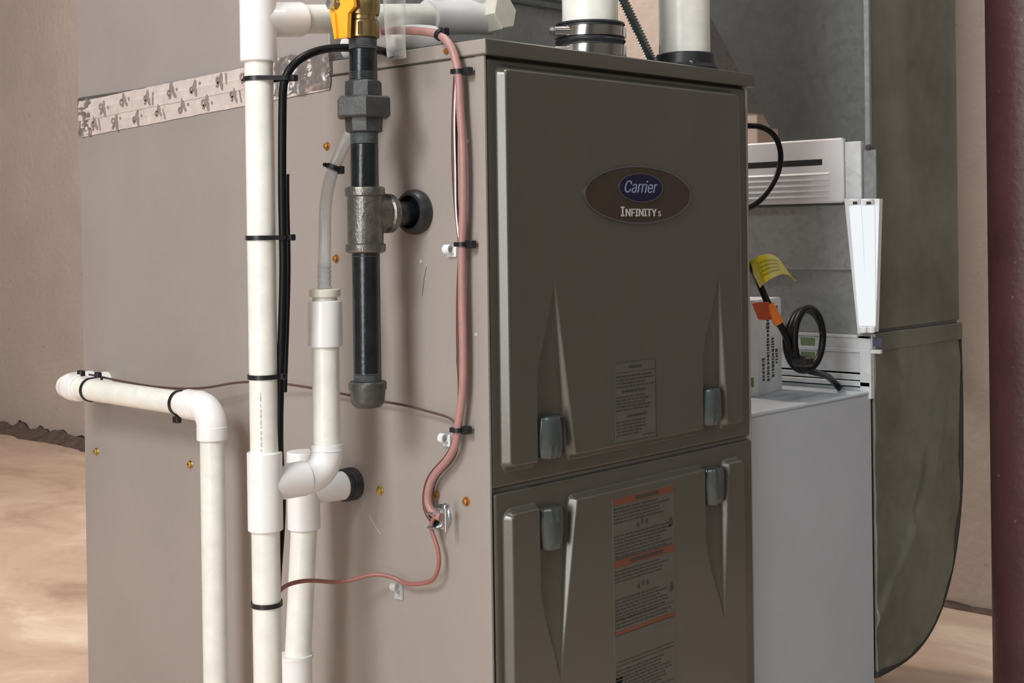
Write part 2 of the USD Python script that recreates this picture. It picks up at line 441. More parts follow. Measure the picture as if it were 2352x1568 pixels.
PH = .0090
def door_height(x, z):
    """Pressed relief of the upper door: raised field with two open wedges at its foot. Positive is towards the viewer."""
    x0, x1, z0, z1 = .0145, .4205, .4745, .8645
    r = .012
    qx = np.abs(x - (x0 + x1) / 2) - (x1 - x0) / 2 + r
    qz = np.abs(z - (z0 + z1) / 2) - (z1 - z0) / 2 + r
    sd = np.hypot(np.maximum(qx, 0), np.maximum(qz, 0)) + np.minimum(np.maximum(qx, qz), 0) - r
    field = smooth01(-sd / .0060)
    left_wide = np.clip((x - .0158) / .0046, 0, 1)
    field = np.minimum(field, left_wide)
    keep = np.ones_like(x)
    for ax, wl, wr in ((.0845, .026, .0315), (.3685, .033, .0165)):
        t = np.clip((.668 - z) / .190, 0, 1.08)
        xl = ax - wl * smooth01(t / .62)
        xo = ax + wr * t
        xi = xo - .0046 * np.clip(t * 1.05, 0, 1) - .0001
        dep = np.clip(t * 1.05, 0, 1)
        ramp_r = np.clip((x - xi) / np.maximum(xo - xi, 1e-4), 0, 1)
        ramp_l = smooth01((xl + .0055 - x) / .0055)
        inside = np.clip(1 - np.maximum(ramp_r, ramp_l), 0, 1) * dep * (t > 0)
        keep = keep * (1 - inside)
    return PH * field * keep


def upper_face(x, z): return -door_height(x, z)
def lower_face(x, z): return -door_height(x, .914 - z)
def fold(edge0, edge1, z, y):
    """Rolls the door's outer rim back a little so that its edges are round."""
    e = np.minimum(np.minimum(z - edge0, edge1 - z), .003) / .003
    return y + .0022 * (1 - np.clip(e, 0, 1)) ** 2


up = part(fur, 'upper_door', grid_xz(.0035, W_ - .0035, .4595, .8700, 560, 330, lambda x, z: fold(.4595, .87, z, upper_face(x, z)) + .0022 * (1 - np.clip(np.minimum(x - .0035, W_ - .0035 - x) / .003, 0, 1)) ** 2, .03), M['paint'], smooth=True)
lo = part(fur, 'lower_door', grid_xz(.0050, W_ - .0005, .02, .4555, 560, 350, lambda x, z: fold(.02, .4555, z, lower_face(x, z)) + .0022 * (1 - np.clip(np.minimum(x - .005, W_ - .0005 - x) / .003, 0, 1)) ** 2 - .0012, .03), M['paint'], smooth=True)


def latch(door, xc, zc, flip, w=.034, h=.041):
    """Quarter-turn moulded latch: bulged face, knurled thumb end and a dark shank."""
    n = 40
    u, v = np.meshgrid(np.linspace(-1, 1, n), np.linspace(-1, 1, n))
    half = w / 2 * (1 - .10 * smooth01((v * flip + .2))) * (1 - .10 * np.abs(v) ** 6)
    x = xc + u * half
    z = zc + v * h / 2 * (1 - .07 * np.abs(u) ** 4)
    bulge = .0085 * (1 - np.abs(u) ** 3.2) * (1 - .25 * np.abs(v) ** 6)
    rib = .0008 * np.maximum(np.sin((u * 4.2 + .4) * np.pi), 0) * smooth01((-v * flip - .30) / .2) * (1 - np.abs(u) ** 4)
    y = -.0060 - bulge - rib
    g1_ = np.stack([x, y, z], -1); g0_ = g1_.copy(); g0_[..., 1] = .0
    p = part(door, 'latch', slab(g1_[:, ::-1], g0_[:, ::-1]), M['latch'], 'smoky dark grey moulded latch', smooth=40)
    part(door, 'latch_shank', rbox((xc + w * .46, -.0075, zc - h * .46), (xc + w * .46 + .0055, .0, zc + h * .46), .0015), M['ink'])


def latch_at(door, px, py, flip):
    q_ = atY(px, py, -.008); latch(door, q_[0], q_[2], flip)
latch_at(up, 1267, 1003, 1); latch_at(up, 1637, 933, 1)
latch_at(lo, 1270, 1212, -1); latch_at(lo, 1643, 1116, -1)

# oval badge on the upper door
def ellipse(cx, cz, a, b, n=72):
    t = np.linspace(0, 2 * np.pi, n, endpoint=False); return [(cx + a * np.cos(k), cz + b * np.sin(k)) for k in t]
bx, bz, by = .2228, .7415, -PH - .0002
bd = part(fur, 'badge', extrude(ellipse(bx, bz, .0905, .0300), (0, by, 0), (1, 0, 0), (0, 0, 1), .0016), M['badge'], 'oval bronze badge with a blue emblem')
rim = Polygon(ellipse(bx, bz, .0912, .0307), [ellipse(bx, bz, .0896, .0291)])
part(bd, 'rim', extrude(rim, (0, by, 0), (1, 0, 0), (0, 0, 1), .0023), M['badgerim'])
ex, ez = .2242, .7490
part(bd, 'emblem', extrude(ellipse(ex, ez, .0375, .0150), (0, by - .0016, 0), (1, 0, 0), (0, 0, 1), .0010), M['navy'])
part(bd, 'emblem_rim', extrude(Polygon(ellipse(ex, ez, .0380, .0155), [ellipse(ex, ez, .0370, .0146)]), (0, by - .0016, 0), (1, 0, 0), (0, 0, 1), .0013), M['badgerim'])


def lettering(text, cx, cz, height, y, mat, parent, name, width=None, shear=0.0, bold=False):
    m = meshkit.text_mesh(text, height, .0005, bold=bold)
    v, f = np.array(m.vertices), np.array(m.faces)
    v[:, 0] += shear * v[:, 1]
    if width: v[:, 0] *= width / (v[:, 0].max() - v[:, 0].min())
    v[:, 0] -= (v[:, 0].max() + v[:, 0].min()) / 2
    out = np.stack([cx + v[:, 0], y - v[:, 2], cz + v[:, 1]], -1)
    return part(parent, name, (out, f), mat, smooth=False)


lettering('Carrier', ex, ez - .0052, .0125, by - .0026, M['letterb'], bd, 'script_lettering', .056, .30)
lettering('I', bx - .0295, .7190, .0098, by - .0016, M['letter'], bd, 'lettering', bold=True)
lettering('NFINITY', bx + .0020, .7190, .0076, by - .0016, M['letter'], bd, 'lettering', .0530, bold=True)
lettering('s', bx + .0340, .7190, .0072, by - .0016, M['letter'], bd, 'lettering')


def text_rows(x0, x1, z_top, z_bot, pitch, y, hfrac=.42, seed=0, gap=.0016, ragged=.25):
    r = random.Random(seed); out = []; z = z_top
    while z - pitch > z_bot - 1e-6:
        x = x0; end = x1 - r.random() * ragged * (x1 - x0)
        while x < end - .002:
            wd = min(r.uniform(.003, .010), end - x)
            hh_ = pitch * hfrac
            a, b, c_, d_ = (x, z - pitch), (x + wd, z - pitch), (x + wd, z - pitch + hh_), (x, z - pitch + hh_)
            out.append(np.array([[q[0], y, q[1]] for q in (a, b, c_, d_)])); x += wd + gap
        z -= pitch
    return out


def quads(qs):
    v = np.vstack(qs); f = np.array([[4 * i, 4 * i + 1, 4 * i + 2, 4 * i + 3] for i in range(len(qs))])
    return v, f


def rect(x0, x1, z0, z1, y): return np.array([[x0, y, z0], [x1, y, z0], [x1, y, z1], [x0, y, z1]])


PS = .0122
# rating label, upper door
yl = -PH - .0003
rl = part(fur, 'rating_label', rbox((.1905 - PS, yl, .4815), (.2600 - PS, -PH + .001, .5665), .0002), M['lab'], 'small printed notice on the upper door')
qs = [rect(.214, .236, .5595, .5622, yl - .0002), rect(.1905, .26, .5554, .5559, yl - .0002)]
qs += text_rows(.1925, .258, .5545, .5400, .0036, yl - .0002, seed=1)
qs += [rect(.202, .242, .5345, .5368, yl - .0002)] + text_rows(.1925, .256, .5330, .5130, .0034, yl - .0002, seed=2)
qs += [rect(.210, .244, .5085, .5108, yl - .0002)] + text_rows(.1925, .244, .5070, .4890, .0034, yl - .0002, seed=3)
qs += [rect(.236, .258, .4868, .4880, yl - .0002), rect(.1925, .258, .4828, .4838, yl - .0002)]
qs += [rect(.1905, .1911, .4815, .5665, yl - .0002), rect(.2594, .26, .4815, .5665, yl - .0002), rect(.1905, .26, .566, .5665, yl - .0002)]
part(rl, 'print', quads([q - [PS, 0, 0] for q in qs]), M['labtext'], smooth=False)

# warning label, lower door
yw = -PH - .0012 - .0003
L0, L1 = .1825, .2895
wl = part(fur, 'warning_label', rbox((L0 - PS, yw, .130), (L1 - PS, -PH, .4270), .0002), M['lab'], 'tall printed notice with orange bands on the lower door')
yt = yw - .0002
or_q = [rect(L0 + .001, L1 - .001, .4195, .4262, yt), rect(L0 + .001, L1 - .001, .3548, .3620, yt), rect(L0 + .001, L1 - .001, .2850, .2885, yt), rect(L0 + .001, L1 - .001, .1760, .1830, yt)]
tx = [rect(.222, .262, .4212, .4246, yt - .0002), rect(.212, .268, .3566, .3602, yt - .0002)]
for k, (a, b, s_) in enumerate(((.4185, .4000, 1), (.3900, .3640, 1), (.3535, .3360, 1), (.3240, .2900, 1), (.2500, .2180, 1), (.2080, .1850, 1), (.174, .135, 1))):
    tx += text_rows(L0 + .003, L1 - .004, a, b, .0036, yt, seed=20 + k)
for z in (.3640 - .001, .3000, .2840, .2560, .2165, .2520):
    tx.append(rect(L0 + .004, L1 - .004, z, z + .0009, yt))
for cx_, cz_ in ((.2330, .3950), (.2330, .3300), (.2430, .2130)):       # three little pictograms in a row
    for k, dz_ in ((-1, -.0012), (0, .001), (1, 0)):
        tx.append(rect(cx_ + k * .0075 - .0018, cx_ + k * .0075 + .0018, cz_ - .0022 + dz_, cz_ + .0026 + dz_, yt))
for cz_ in (.3880, .3170):                                             # drop mark at the right margin
    tx += [rect(.2800, .2866, cz_ - .005, cz_ + .0015, yt), rect(.2818, .2848, cz_ + .0015, cz_ + .0050, yt)]
tx += [rect(.1855, .1960, .2320, .2410, yt), rect(.1890, .1930, .2270, .2320, yt)]
for q in or_q:
    part(wl, 'orange_band', quads([q - [PS, 0, 0]]), M['laborange'], 'faded orange warning band', smooth=False)
part(wl, 'print', quads([q - [PS + .001, 0, 0] for q in tx]), M['labtext'], smooth=False)

# screws and small marks on the side panel
def side_screw(px, py, r, mat, big=False):
    p = atX(px, py, 0)
    a = p + [.0005, 0, 0]
    m = join(lathe([(0, r * 1.5), (.0008, r * 1.55), (.0012, r), (.0040, r * .95), (.0047, r * .6)], a, a + [-1, 0, 0], 12), hexrod(a, a + [-.0042, 0, 0], r * 1.05, .0004))
    part(fur, 'screw', m, mat)
for px, py, m in ((222, 1037, 'screwb'), (438, 1067, 'screwb'), (874, 1126, 'screwb')): side_screw(px, py, .0034, M[m])
for px, py, m in ((752, 336, 'screwo'), (773, 594, 'screwo'), (1003, 1136, 'screwo'), (1072, 1151, 'screwo')): side_screw(px, py, .0030, M[m])
p = atX(1028, 118, -.002); part(fur, 'screw', lathe([(0, .0055), (.001, .0058), (.0012, .0036), (.004, .003)], p + [.0012, 0, 0], p + [-1, 0, 0], 16), M['screwo'])
def scratch(pts, wd):
    q = [atX(x, y, -.00025) for x, y in pts]; q = spline(q, 14)
    n_ = np.array([0, wd / 2, 0])
    g = np.stack([q - n_, q + n_]); return slab(g, g + [.0003, 0, 0])
part(fur, 'scratch', scratch([(848, 1183), (860, 1205), (874, 1227)], .0012), M['letter'], 'pale scratch')
part(fur, 'scratch', scratch([(980, 612), (974, 640), (970, 680)], .0006), M['lab'])
for px, py in ((1074, 325), (1093, 768), (966, 600)):
    part(fur, 'paint_chip', rbox(atX(px, py, -.0004) - [.0003, .0016, .0016], atX(px, py, -.0004) + [.0006, .0016, .0016], .0003), M['letter'])
p = atX(960, 487, 0)
gro = lathe([(0, .021), (.004, .0225), (.009, .0222), (.013, .0195), (.0135, .0165), (.010, .0155), (.004, .0150), (.003, .008)], p + [.0005, 0, 0], p + [-1, 0, 0], 48)
part(fur, 'rubber_grommet', gro, M['rubber'], 'thick black rubber grommet around the gas pipe')

# ---------------------------------------------------------------- plenum above the furnace
pl = thing('plenum', 'taupe sheet metal plenum above the furnace, its side flush with the furnace side', 'plenum', (.21, .48, H_ + .002))
PY = .229
part(pl, 'casing', rbox((.0005, PY, H_ + .002), (.40, D_ + .004, ZC - .02), .0012), M['plenum'])
part(pl, 'front_panel', rbox((.03, PY - .004, H_ + .01), (.397, PY + .001, 1.6), .001), M['galv'], 'bare metal front panel')
for k in range(16):
    z = .985 + k * .0105
    part(pl, 'louver', hull([(.06, PY - .004, z), (.385, PY - .004, z), (.06, PY - .012, z - .004), (.385, PY - .012, z - .004), (.06, PY - .004, z - .0055), (.385, PY - .004, z - .0055)]), M['galv'])

# ---------------------------------------------------------------- foil tape at the seam
ft = thing('foil_tape', 'crinkled silver foil tape with dark printed marks along the furnace seam', 'tape', atX(470, 220, 0))
def tape_strip(y0, y1, zt0, zt1, zb0, zb1, off, seed, nu=200, nv=24):
    u, v = np.meshgrid(np.linspace(0, 1, nu), np.linspace(0, 1, nv))
    y = y0 + (y1 - y0) * u
    zt, zb = zt0 + (zt1 - zt0) * u, zb0 + (zb1 - zb0) * u
    z = zb + (zt - zb) * v + .0012 * (meshkit.fbm(np.stack([u * 30, v * 0, u * 0], -1), 3, seed) - .5)
    rough_ = .25 + 1.9 * smooth01((u - .80) / .1) + 1.5 * smooth01((.07 - u) / .05)
    x = -off - .0010 * rough_ * np.abs(meshkit.fbm(np.stack([u * 60, v * 8, u * 0], -1), 4, seed + 9) - .5) * 2.2
    x = x - .0007 * np.exp(-((v - .5) / .05) ** 2) * (1 - smooth01((u - .75) / .1))
    g = np.stack([x, y, z], -1); gb = g.copy(); gb[..., 0] += .0004
    return slab(g[:, ::-1], gb[:, ::-1])
part(ft, 'tape_strip', tape_strip(.7385, .226, .8620, .8800, .8365, .8575, .0014, 11), M['foil'], smooth=25)
part(ft, 'tape_strip', tape_strip(.7420, .2330, .8835, .8985, .8580, .8745, .0024, 23), M['foil'], smooth=25)
def tape_end(y0, y1, z0, z1, off, seed):
    u, v = np.meshgrid(np.linspace(0, 1, 70), np.linspace(0, 1, 50))
    y = y0 + (y1 - y0) * u + .003 * (meshkit.noise(np.stack([v * 9, u * 0, u * 0], -1), seed) - .5)
    z = z0 + (z1 - z0) * v + .0205 * .0 + (y0 - y) * .03 + .004 * (meshkit.noise(np.stack([u * 6, u * 0, v * 0], -1), seed + 2) - .5)
    P_ = np.stack([y * 62, z * 62, y * 0], -1)
    fold_ = np.abs(meshkit.noise(P_, seed) - .5) + .4 * np.abs(meshkit.noise(P_ * 2.3, seed + 1) - .5)
    g = np.stack([-off + .0062 * fold_, y, z], -1); gb = g.copy(); gb[..., 0] += .0006
    return slab(g[:, ::-1], gb[:, ::-1]) if y1 < y0 else slab(g, gb)
M['foilend'] = plain('shiny_foil', (.60, .57, .565), .30, .85, .5, .1, 60)
marks = []
def mark_poly(pts, y, z, s, rot):
    c_, s__ = math.cos(rot), math.sin(rot)
    return [(y - s * (a * c_ - b * s__), z + s * (a * s__ + b * c_)) for a, b in pts]
glyph_a = Polygon([(-.5, -.6), (-.28, -.6), (0, .25), (.32, -.6), (.62, -.6), (.08, .8), (-.12, .8)])
glyph_c = Polygon([(.5 * math.cos(t), .55 * math.sin(t)) for t in np.linspace(.7, 5.6, 20)] + [(.26 * math.cos(t), .3 * math.sin(t)) for t in np.linspace(5.6, .7, 20)])
glyph_s = Polygon([(-.12, .7), (.02, .7), (.35, -.6), (.22, -.6)])
glyph_d = Polygon([(-.2, .25), (.2, .3), (.25, -.2), (-.1, -.3)])
part(ft, 'tape_strip', tape_end(.318, .2245, .8555, .8975, .0052, 31), M['foilend'], 'crumpled shiny end of the tape', smooth=20)
part(ft, 'tape_strip', tape_end(.7435, .712, .8370, .8845, .0040, 37), M['foilend'], 'crumpled shiny corner end of the tape', smooth=20)
rm = random.Random(5)
glyph_t = Polygon([(-.55, -.7), (-.30, -.7), (-.05, -.05), (.12, -.35), (.40, -.75), (.66, -.75), (.05, .85), (-.10, .85)])
for k in range(8):
    for row, dz_ in ((0, .0), (1, .0215)):
        y = .700 - k * .0505 - row * .024 + rm.uniform(-.004, .004)
        zc_ = .8490 + .0205 * (.7385 - y) / .5125
        off = .0042 if row == 0 else .0052
        items = [(glyph_t, 0, .0122), (glyph_c, .0060, .0080), (glyph_d, -.0110, .0070)] if (k + row) % 3 else [(glyph_t, .002, .0110), (glyph_c, .0065, .0070), (glyph_s, -.0085, .0110)]
        for gl, dy_, s in items:
            pts = mark_poly(list(gl.exterior.coords)[:-1], y + dy_, zc_ + dz_ + rm.uniform(-.004, .003), s * rm.uniform(.85, 1.1), rm.uniform(-.35, .15))
            if min(q[0] for q in pts) < .322: continue
            pg = Polygon(pts)
            if not pg.is_valid: pg = pg.buffer(0)
            if pg.geom_type != 'Polygon': continue
            marks.append(extrude(pg, (-off + .0012, 0, 0), (0, 1, 0), (0, 0, 1), .0008))
M['tapeink'] = plain('tape_ink', (.33, .28, .26), .45, .3)
part(ft, 'printed_mark', join(*marks), M['tapeink'], 'dark illegible printed marks', kind='stuff', smooth=False)

# ---------------------------------------------------------------- gas pipe
GX = -.067
def gz(y): return atX(840, y, GX)[2]
gp = atX(839, 500, GX); GY = gp[1]
def G(z): return np.array([GX, GY, z])
gas = thing('gas_pipe', 'black iron gas pipe with union, tee, drip leg and brass valve', 'gas pipe', (GX, GY, gz(930)))
pr = .01335
part(gas, 'pipe', rod(G(gz(330)), G(gz(430)), pr), M['iron'])
part(gas, 'pipe', rod(G(gz(860)), G(gz(570)), pr), M['iron'], 'long glossy black drip leg')
part(gas, 'pipe', rod(G(gz(190)), G(gz(112)), pr), M['iron'])
for y0, y1 in ((190, 164), (112, 84), (330, 300), (882, 855), (590, 566)):
    z0, z1 = gz(y0), gz(y1); n_ = 7
    prof = [(0, pr * .97)]
    for k in range(n_):
        prof += [((k + .5) / n_ * (z1 - z0), pr * 1.03), ((k + 1) / n_ * (z1 - z0), pr * .96)]
    part(gas, 'pipe_thread', lathe(prof, G(z0), G(z1), 32), M['cut'])
un = part(gas, 'union', hexrod(G(gz(271)), G(gz(223)), .0278, .0018, .42), M['malleable'], 'dark grey hex union')
part(un, 'union_shoulder', lathe([(0, .0172), (.001, .0180), (gz(186) - gz(223) - .001, .0178), (gz(186) - gz(223), .0168)], G(gz(223)), G(gz(186)), 8, .3), M['malleable'])
part(un, 'union_shoulder', lathe([(0, .0160), (.0012, .0176), (gz(271) - gz(304), .0182)], G(gz(304)), G(gz(271)), 8, .2), M['malleable'])
zt, zb, zc = gz(428), gz(582), gz(490)
body = lathe([(0, .0150), (.0015, .0185), (.003, .0192), (.0085, .0192), (.0098, .0172), (zt - zb - .0098, .0172), (zt - zb - .0085, .0192), (zt - zb - .0025, .0192), (zt - zb - .001, .0185), (zt - zb, .0152)], G(zb), G(zt), 44)
cpt = np.array([GX, GY, zc])
br = lathe([(0, .0172), (.0225, .0172), (.0238, .0192), (.0305, .0192), (.0320, .0178), (.0322, .0140)], cpt, cpt + [1, 0, 0], 44)
part(gas, 'tee', join(body, br), M['tee_iron'], 'grey malleable iron tee')
part(gas, 'nipple', rod(cpt + [.030, 0, 0], np.array([.02, GY, zc]), .0118), M['iron'])
zc0, zc1 = gz(934), gz(874)
part(gas, 'cap', lathe([(0, .0120), (.0035, .0155), (.007, .0165), (zc1 - zc0 - .0095, .0172), (zc1 - zc0 - .0075, .0186), (zc1 - zc0 - .002, .0186), (zc1 - zc0, .0168)], G(zc0), G(zc1), 12), M['cap'], 'ribbed dark iron end cap')
vz = gz(88)
vb = lathe([(0, .0140), (.001, .0160), (.016, .0160), (.0175, .0142), (.021, .0142), (.0225, .0160), (.030, .0172), (.038, .0172), (.046, .0150), (.052, .0150), (.060, .0165), (.085, .0165)], G(vz), G(vz + 1), 40)
vh = hexrod(G(vz + .001), G(vz + .0150), .0172, .001, .2)
part(gas, 'pipe', rod(G(vz + .080), G(ZC - .02), pr), M['iron'])
bv = part(gas, 'brass_valve', join(vb, vh), M['brass'], 'brass ball valve body')
LX = -.090
lev = [(750, -40), (808, -40), (813, 14), (800, 30), (797, 86), (768, 90), (762, 55), (757, 28)]
lp = [atX(x, y, LX) for x, y in lev]
part(gas, 'valve_lever', join(extrude([(q[1], q[2]) for q in lp][::-1], (LX, 0, 0), (0, 1, 0), (0, 0, 1), .0035),
     extrude([(q[1], q[2]) for q in [atX(x, y, LX - .003) for x, y in ((763, 30), (768, 30), (773, 86), (768, 86))]][::-1], (LX - .003, 0, 0), (0, 1, 0), (0, 0, 1), .0045),
     extrude([(q[1], q[2]) for q in [atX(x, y, LX - .003) for x, y in ((794, 30), (799, 30), (797, 86), (792, 86))]][::-1], (LX - .003, 0, 0), (0, 1, 0), (0, 0, 1), .0045)), M['yellow'], 'bright yellow valve lever')
q = atX(767, 10, LX)
part(gas, 'lever_nut', hexrod(q + [.001, 0, 0], q + [-.007, 0, 0], .0055), M['zinc'])
part(gas, 'valve_stem', rod(np.array([LX, GY + .012, q[2]]), np.array([GX, GY, q[2]]), .006), M['brass'])

# ---------------------------------------------------------------- PVC drain stack in front (main)
MX = -.150
mp = atX(604, 800, MX); MY = mp[1]
def mz(y): return atX(604, y, MX)[2]
def Mp(z): return np.array([MX, MY, z])
PR, FR = .01335, .0166
dr = thing('drain_stack', 'white PVC drain pipe with tees and side riser, tied to a black cable', 'drain pipe', (MX, MY, 0))
def socket(p0, p1, r=FR):
    L = float(np.linalg.norm(np.asarray(p1) - np.asarray(p0)))
    return lathe([(0, r - .0022), (.0002, r - .0006), (.0010, r), (L - .0010, r), (L - .0002, r - .0006), (L, r - .0022)], p0, p1, 40)
part(dr, 'pipe', rod(Mp(mz(1043)), Mp(mz(135)), PR, n=40), M['pvc'])
part(dr, 'pipe', rod(Mp(0.0), Mp(mz(1208)), PR, n=40), M['pvc'])
part(dr, 'pipe', rod(Mp(mz(-50)), Mp(ZC - .02), PR, n=40), M['pvc'])
cr = np.array([_s, -_c, 0])                                         # horizontal direction square to the view
fw = np.array([_c, _s, 0])
# upper tee, its branch running square to the view over the corner of the furnace
ub = Mp(mz(44))
tz0, tz1 = mz(141), mz(-60)
_e = atY(1124, 37, .142) - ub; _e /= np.linalg.norm(_e)
ut = part(dr, 'tee', join(socket(Mp(tz0), Mp(tz1), .0172), socket(ub, ub + _e * .050, .0166), lathe([(0, .0172), (.012, .0172), (.026, .0160)], ub - _e * .002, ub + _e, 40)), M['fit'], 'upper white tee')
e1 = atY(1124, 37, .142)                                             # the branch runs behind the gas pipe, over the furnace top
ed = (e1 - ub); Lb = float(np.linalg.norm(ed)); ed /= Lb
brL = Lb * .70
part(dr, 'pipe', rod(ub + ed * .039, ub + ed * (brL + .02), PR * 1.06, n=40), M['pvc'])
e0 = ub + ed * brL; Lc = Lb - brL
part(dr, 'cleanout_fitting', join(lathe([(0, .0175), (.001, .0185), (Lc * .30, .0190), (Lc * .62, .0194), (Lc - .001, .0206), (Lc, .0195), (Lc, .0175), (Lc - .004, .0170)], e0, e1, 44),
     lathe([(0, .0150), (.022, .0165), (.05, .0175), (.9, .0175)], e0 + ed * Lc * .72, e0 + ed * Lc * .72 + [0, 0, 1], 36)), M['fit'], 'white cleanout fitting')
dview = ed * .62 - fw * .78 + np.array([0, 0, -.04]); dview /= np.linalg.norm(dview)
part(dr, 'cleanout_plug', join(lathe([(0, .0165), (.016, .0165)], e1 - ed * .010, e1 - ed * .010 + dview, 36), hexrod(e1 + dview * .008 - ed * .008, e1 + dview * .030 - ed * .008, .0205, .0016, .2)), M['adapter'], 'hexagonal cleanout plug')
# lower tee, branch to a street elbow and riser
lz = mz(1112)
RX = -.078
rp = atX(749, 900, RX); RY = rp[1]
bd_ = np.array([RX - MX, RY - MY, 0]); bl = np.linalg.norm(bd_); bd_ /= bl
lb = Mp(lz)
ltm = [socket(Mp(mz(1216)), Mp(mz(1036)), .0165), lathe([(0, .0160), (.012, .0160), (.020, .0168), (.044, .0168), (.0452, .0150)], lb, lb + bd_, 40)]
part(dr, 'tee', join(*ltm), M['fit'], 'lower white tee')
rad = .024
corner = np.array([RX, RY, lz])
ap = arc(corner, bd_, np.array([0, 0, 1.0]), rad)
ap = np.vstack([corner - bd_ * .048, corner - bd_ * .036, ap, corner + [0, 0, rad + .006]])
part(dr, 'elbow', join(tube(ap, .0158, 36), socket(corner + [0, 0, rad], np.array([RX, RY, atX(749, 1030, RX)[2]]), .0168)), M['fit'], 'white elbow turning up')
def rz(y): return atX(749, y, RX)[2]
part(dr, 'riser_pipe', rod((RX, RY, rz(1040)), (RX, RY, rz(785)), PR, n=40), M['pvc'])
part(dr, 'coupling', socket((RX, RY, rz(796)), (RX, RY, rz(690)), .0170), M['fit'])
part(dr, 'reducer', lathe([(0, .0120), (.0042, .0120), (.0045, .0146), (.006, .0153), (rz(663) - rz(692) - .001, .0153), (rz(663) - rz(692), .0142)], (RX, RY, rz(692)), (RX, RY, 1), 40), M['adapter'], 'ivory reducer bushing')
part(dr, 'hose_barb', lathe([(0, .0068)] + [x for k in range(5) for x in ((.0018 + k * .005, .0072), (.0048 + k * .005, .0058))], (RX, RY, rz(663)), (RX, RY, 1), 24), M['clearclip'])
def ink_line(px0, py0, py1, X, Y, parent, width=.0011, seed=1):
    """A run of printed characters along a pipe's front (raised flat print)."""
    r_ = random.Random(seed); qs_ = []
    z = atX(px0, py1, X)[2]; z1_ = atX(px0, py0, X)[2]
    d = CAM[:2] - np.array([X, Y]); d /= np.linalg.norm(d)
    ang = math.asin(max(-.9, min(.9, ((px0 - 604 if parent is dr else 0) / F * np.dot(Mp(0) - CAM, fw)) / PR)))
    c_, s__ = math.cos(ang), math.sin(ang); d = np.array([c_ * d[0] - s__ * d[1], s__ * d[0] + c_ * d[1]])
    tt = np.array([-d[1], d[0]])
    while z < z1_:
        hh_ = r_.uniform(.0015, .005); c2 = np.array([X, Y]) + d * (PR + .00025)
        a_, b_ = c2 - tt * width / 2, c2 + tt * width / 2
        qs_.append(np.array([[*a_, z], [*b_, z], [*b_, z + hh_], [*a_, z + hh_]])); z += hh_ + r_.uniform(.001, .003)
    part(parent, 'printed_line', quads(qs_), M['greyink'], smooth=False)
ink_line(597, 895, 1030, MX, MY, dr)

# clear drain hose above the riser
hose = thing('clear_hose', 'short clear vinyl hose curving from the riser up behind the gas pipe', 'hose', (RX, RY, rz(650)))
hp = [(RX, RY, rz(655)), (RX, RY, rz(620))] + [atX(x, y, X) for x, y, X in ((746, 540, -.072), (748, 470, -.064), (762, 400, -.052), (785, 345, -.042), (806, 305, -.035), (828, 270, -.03), (845, 225, -.028))]
part(hose, 'hose', tube(spline(hp, 70), .0062, 20), M['clear'])
hc = atX(767, 386, -.050); hd = atX(785, 345, -.042) - atX(750, 430, -.056); hd /= np.linalg.norm(hd)
hx, hy, _ = frame(hd)
part(hose, 'hose_clip', join(tie_ring([(0, 0, .0066)], hc, hx, hy, .0046, .0016), rbox(hc + cr * .0070 + [-.003, -.003, -.006], hc + cr * .0070 + [.003, .003, .002], .001), rbox(hc - cr * .0090 + [-.002, -.002, .0015], hc - cr * .0090 + [.002, .002, .0055], .001)), M['nylon'], 'small black hose clip')

# ---------------------------------------------------------------- second drain, rising from the rubber coupling on the furnace side
SX = -.045
sp = atX(697, 1120, SX); SY = sp[1]
sz = sp[2]
rc = atX(812, 1110, 0)
SY = rc[1] + .010
SX = atY(697, 1120, SY)[0]
def s_z(y): return atX(697, y, SX)[2]
d2 = thing('trap_drain', 'white PVC drain tee and pipe behind the main stack, joined by a black rubber coupling', 'drain pipe', (SX, SY, s_z(1568)))
part(d2, 'rubber_coupling', lathe([(0, .0165), (.003, .0172), (.0045, .0160), (.006, .0174), (.0078, .0160), (.0095, .0174), (.0112, .0160), (.013, .0172), (.0165, .0165), (.017, .0135)], rc + [.001, 0, 0], rc + [-1, 0, 0], 40), M['rubber'], 'ribbed black rubber coupling')
stub_end = np.array([SX, SY, rc[2]])
part(d2, 'stub_pipe', rod(rc + [-.012, 0, 0], stub_end, .0150, n=36), M['fit'])
part(d2, 'tee', socket(np.array([SX, SY, s_z(1214)]), np.array([SX, SY, s_z(1036)]), .0166), M['fit'])
part(d2, 'pipe', rod(np.array([SX - .008, SY + .003, s_z(1505)]), np.array([SX, SY, s_z(1208)]), PR, n=40), M['pvc'])
part(d2, 'coupling', lathe([(0, .0165), (s_z(1510) - s_z(1640), .0165), (s_z(1503) - s_z(1640), .0178), (s_z(1497) - s_z(1640), .0178), (s_z(1496) - s_z(1640), .0140)], np.array([SX - .010, SY + .004, s_z(1640)]), np.array([SX - .010, SY + .004, 1]), 40), M['fit'], 'flanged white coupling')
part(d2, 'lower_pipe', rod((SX - .010, SY + .004, 0), (SX - .010, SY + .004, s_z(1600)), PR, n=32), M['pvc'])

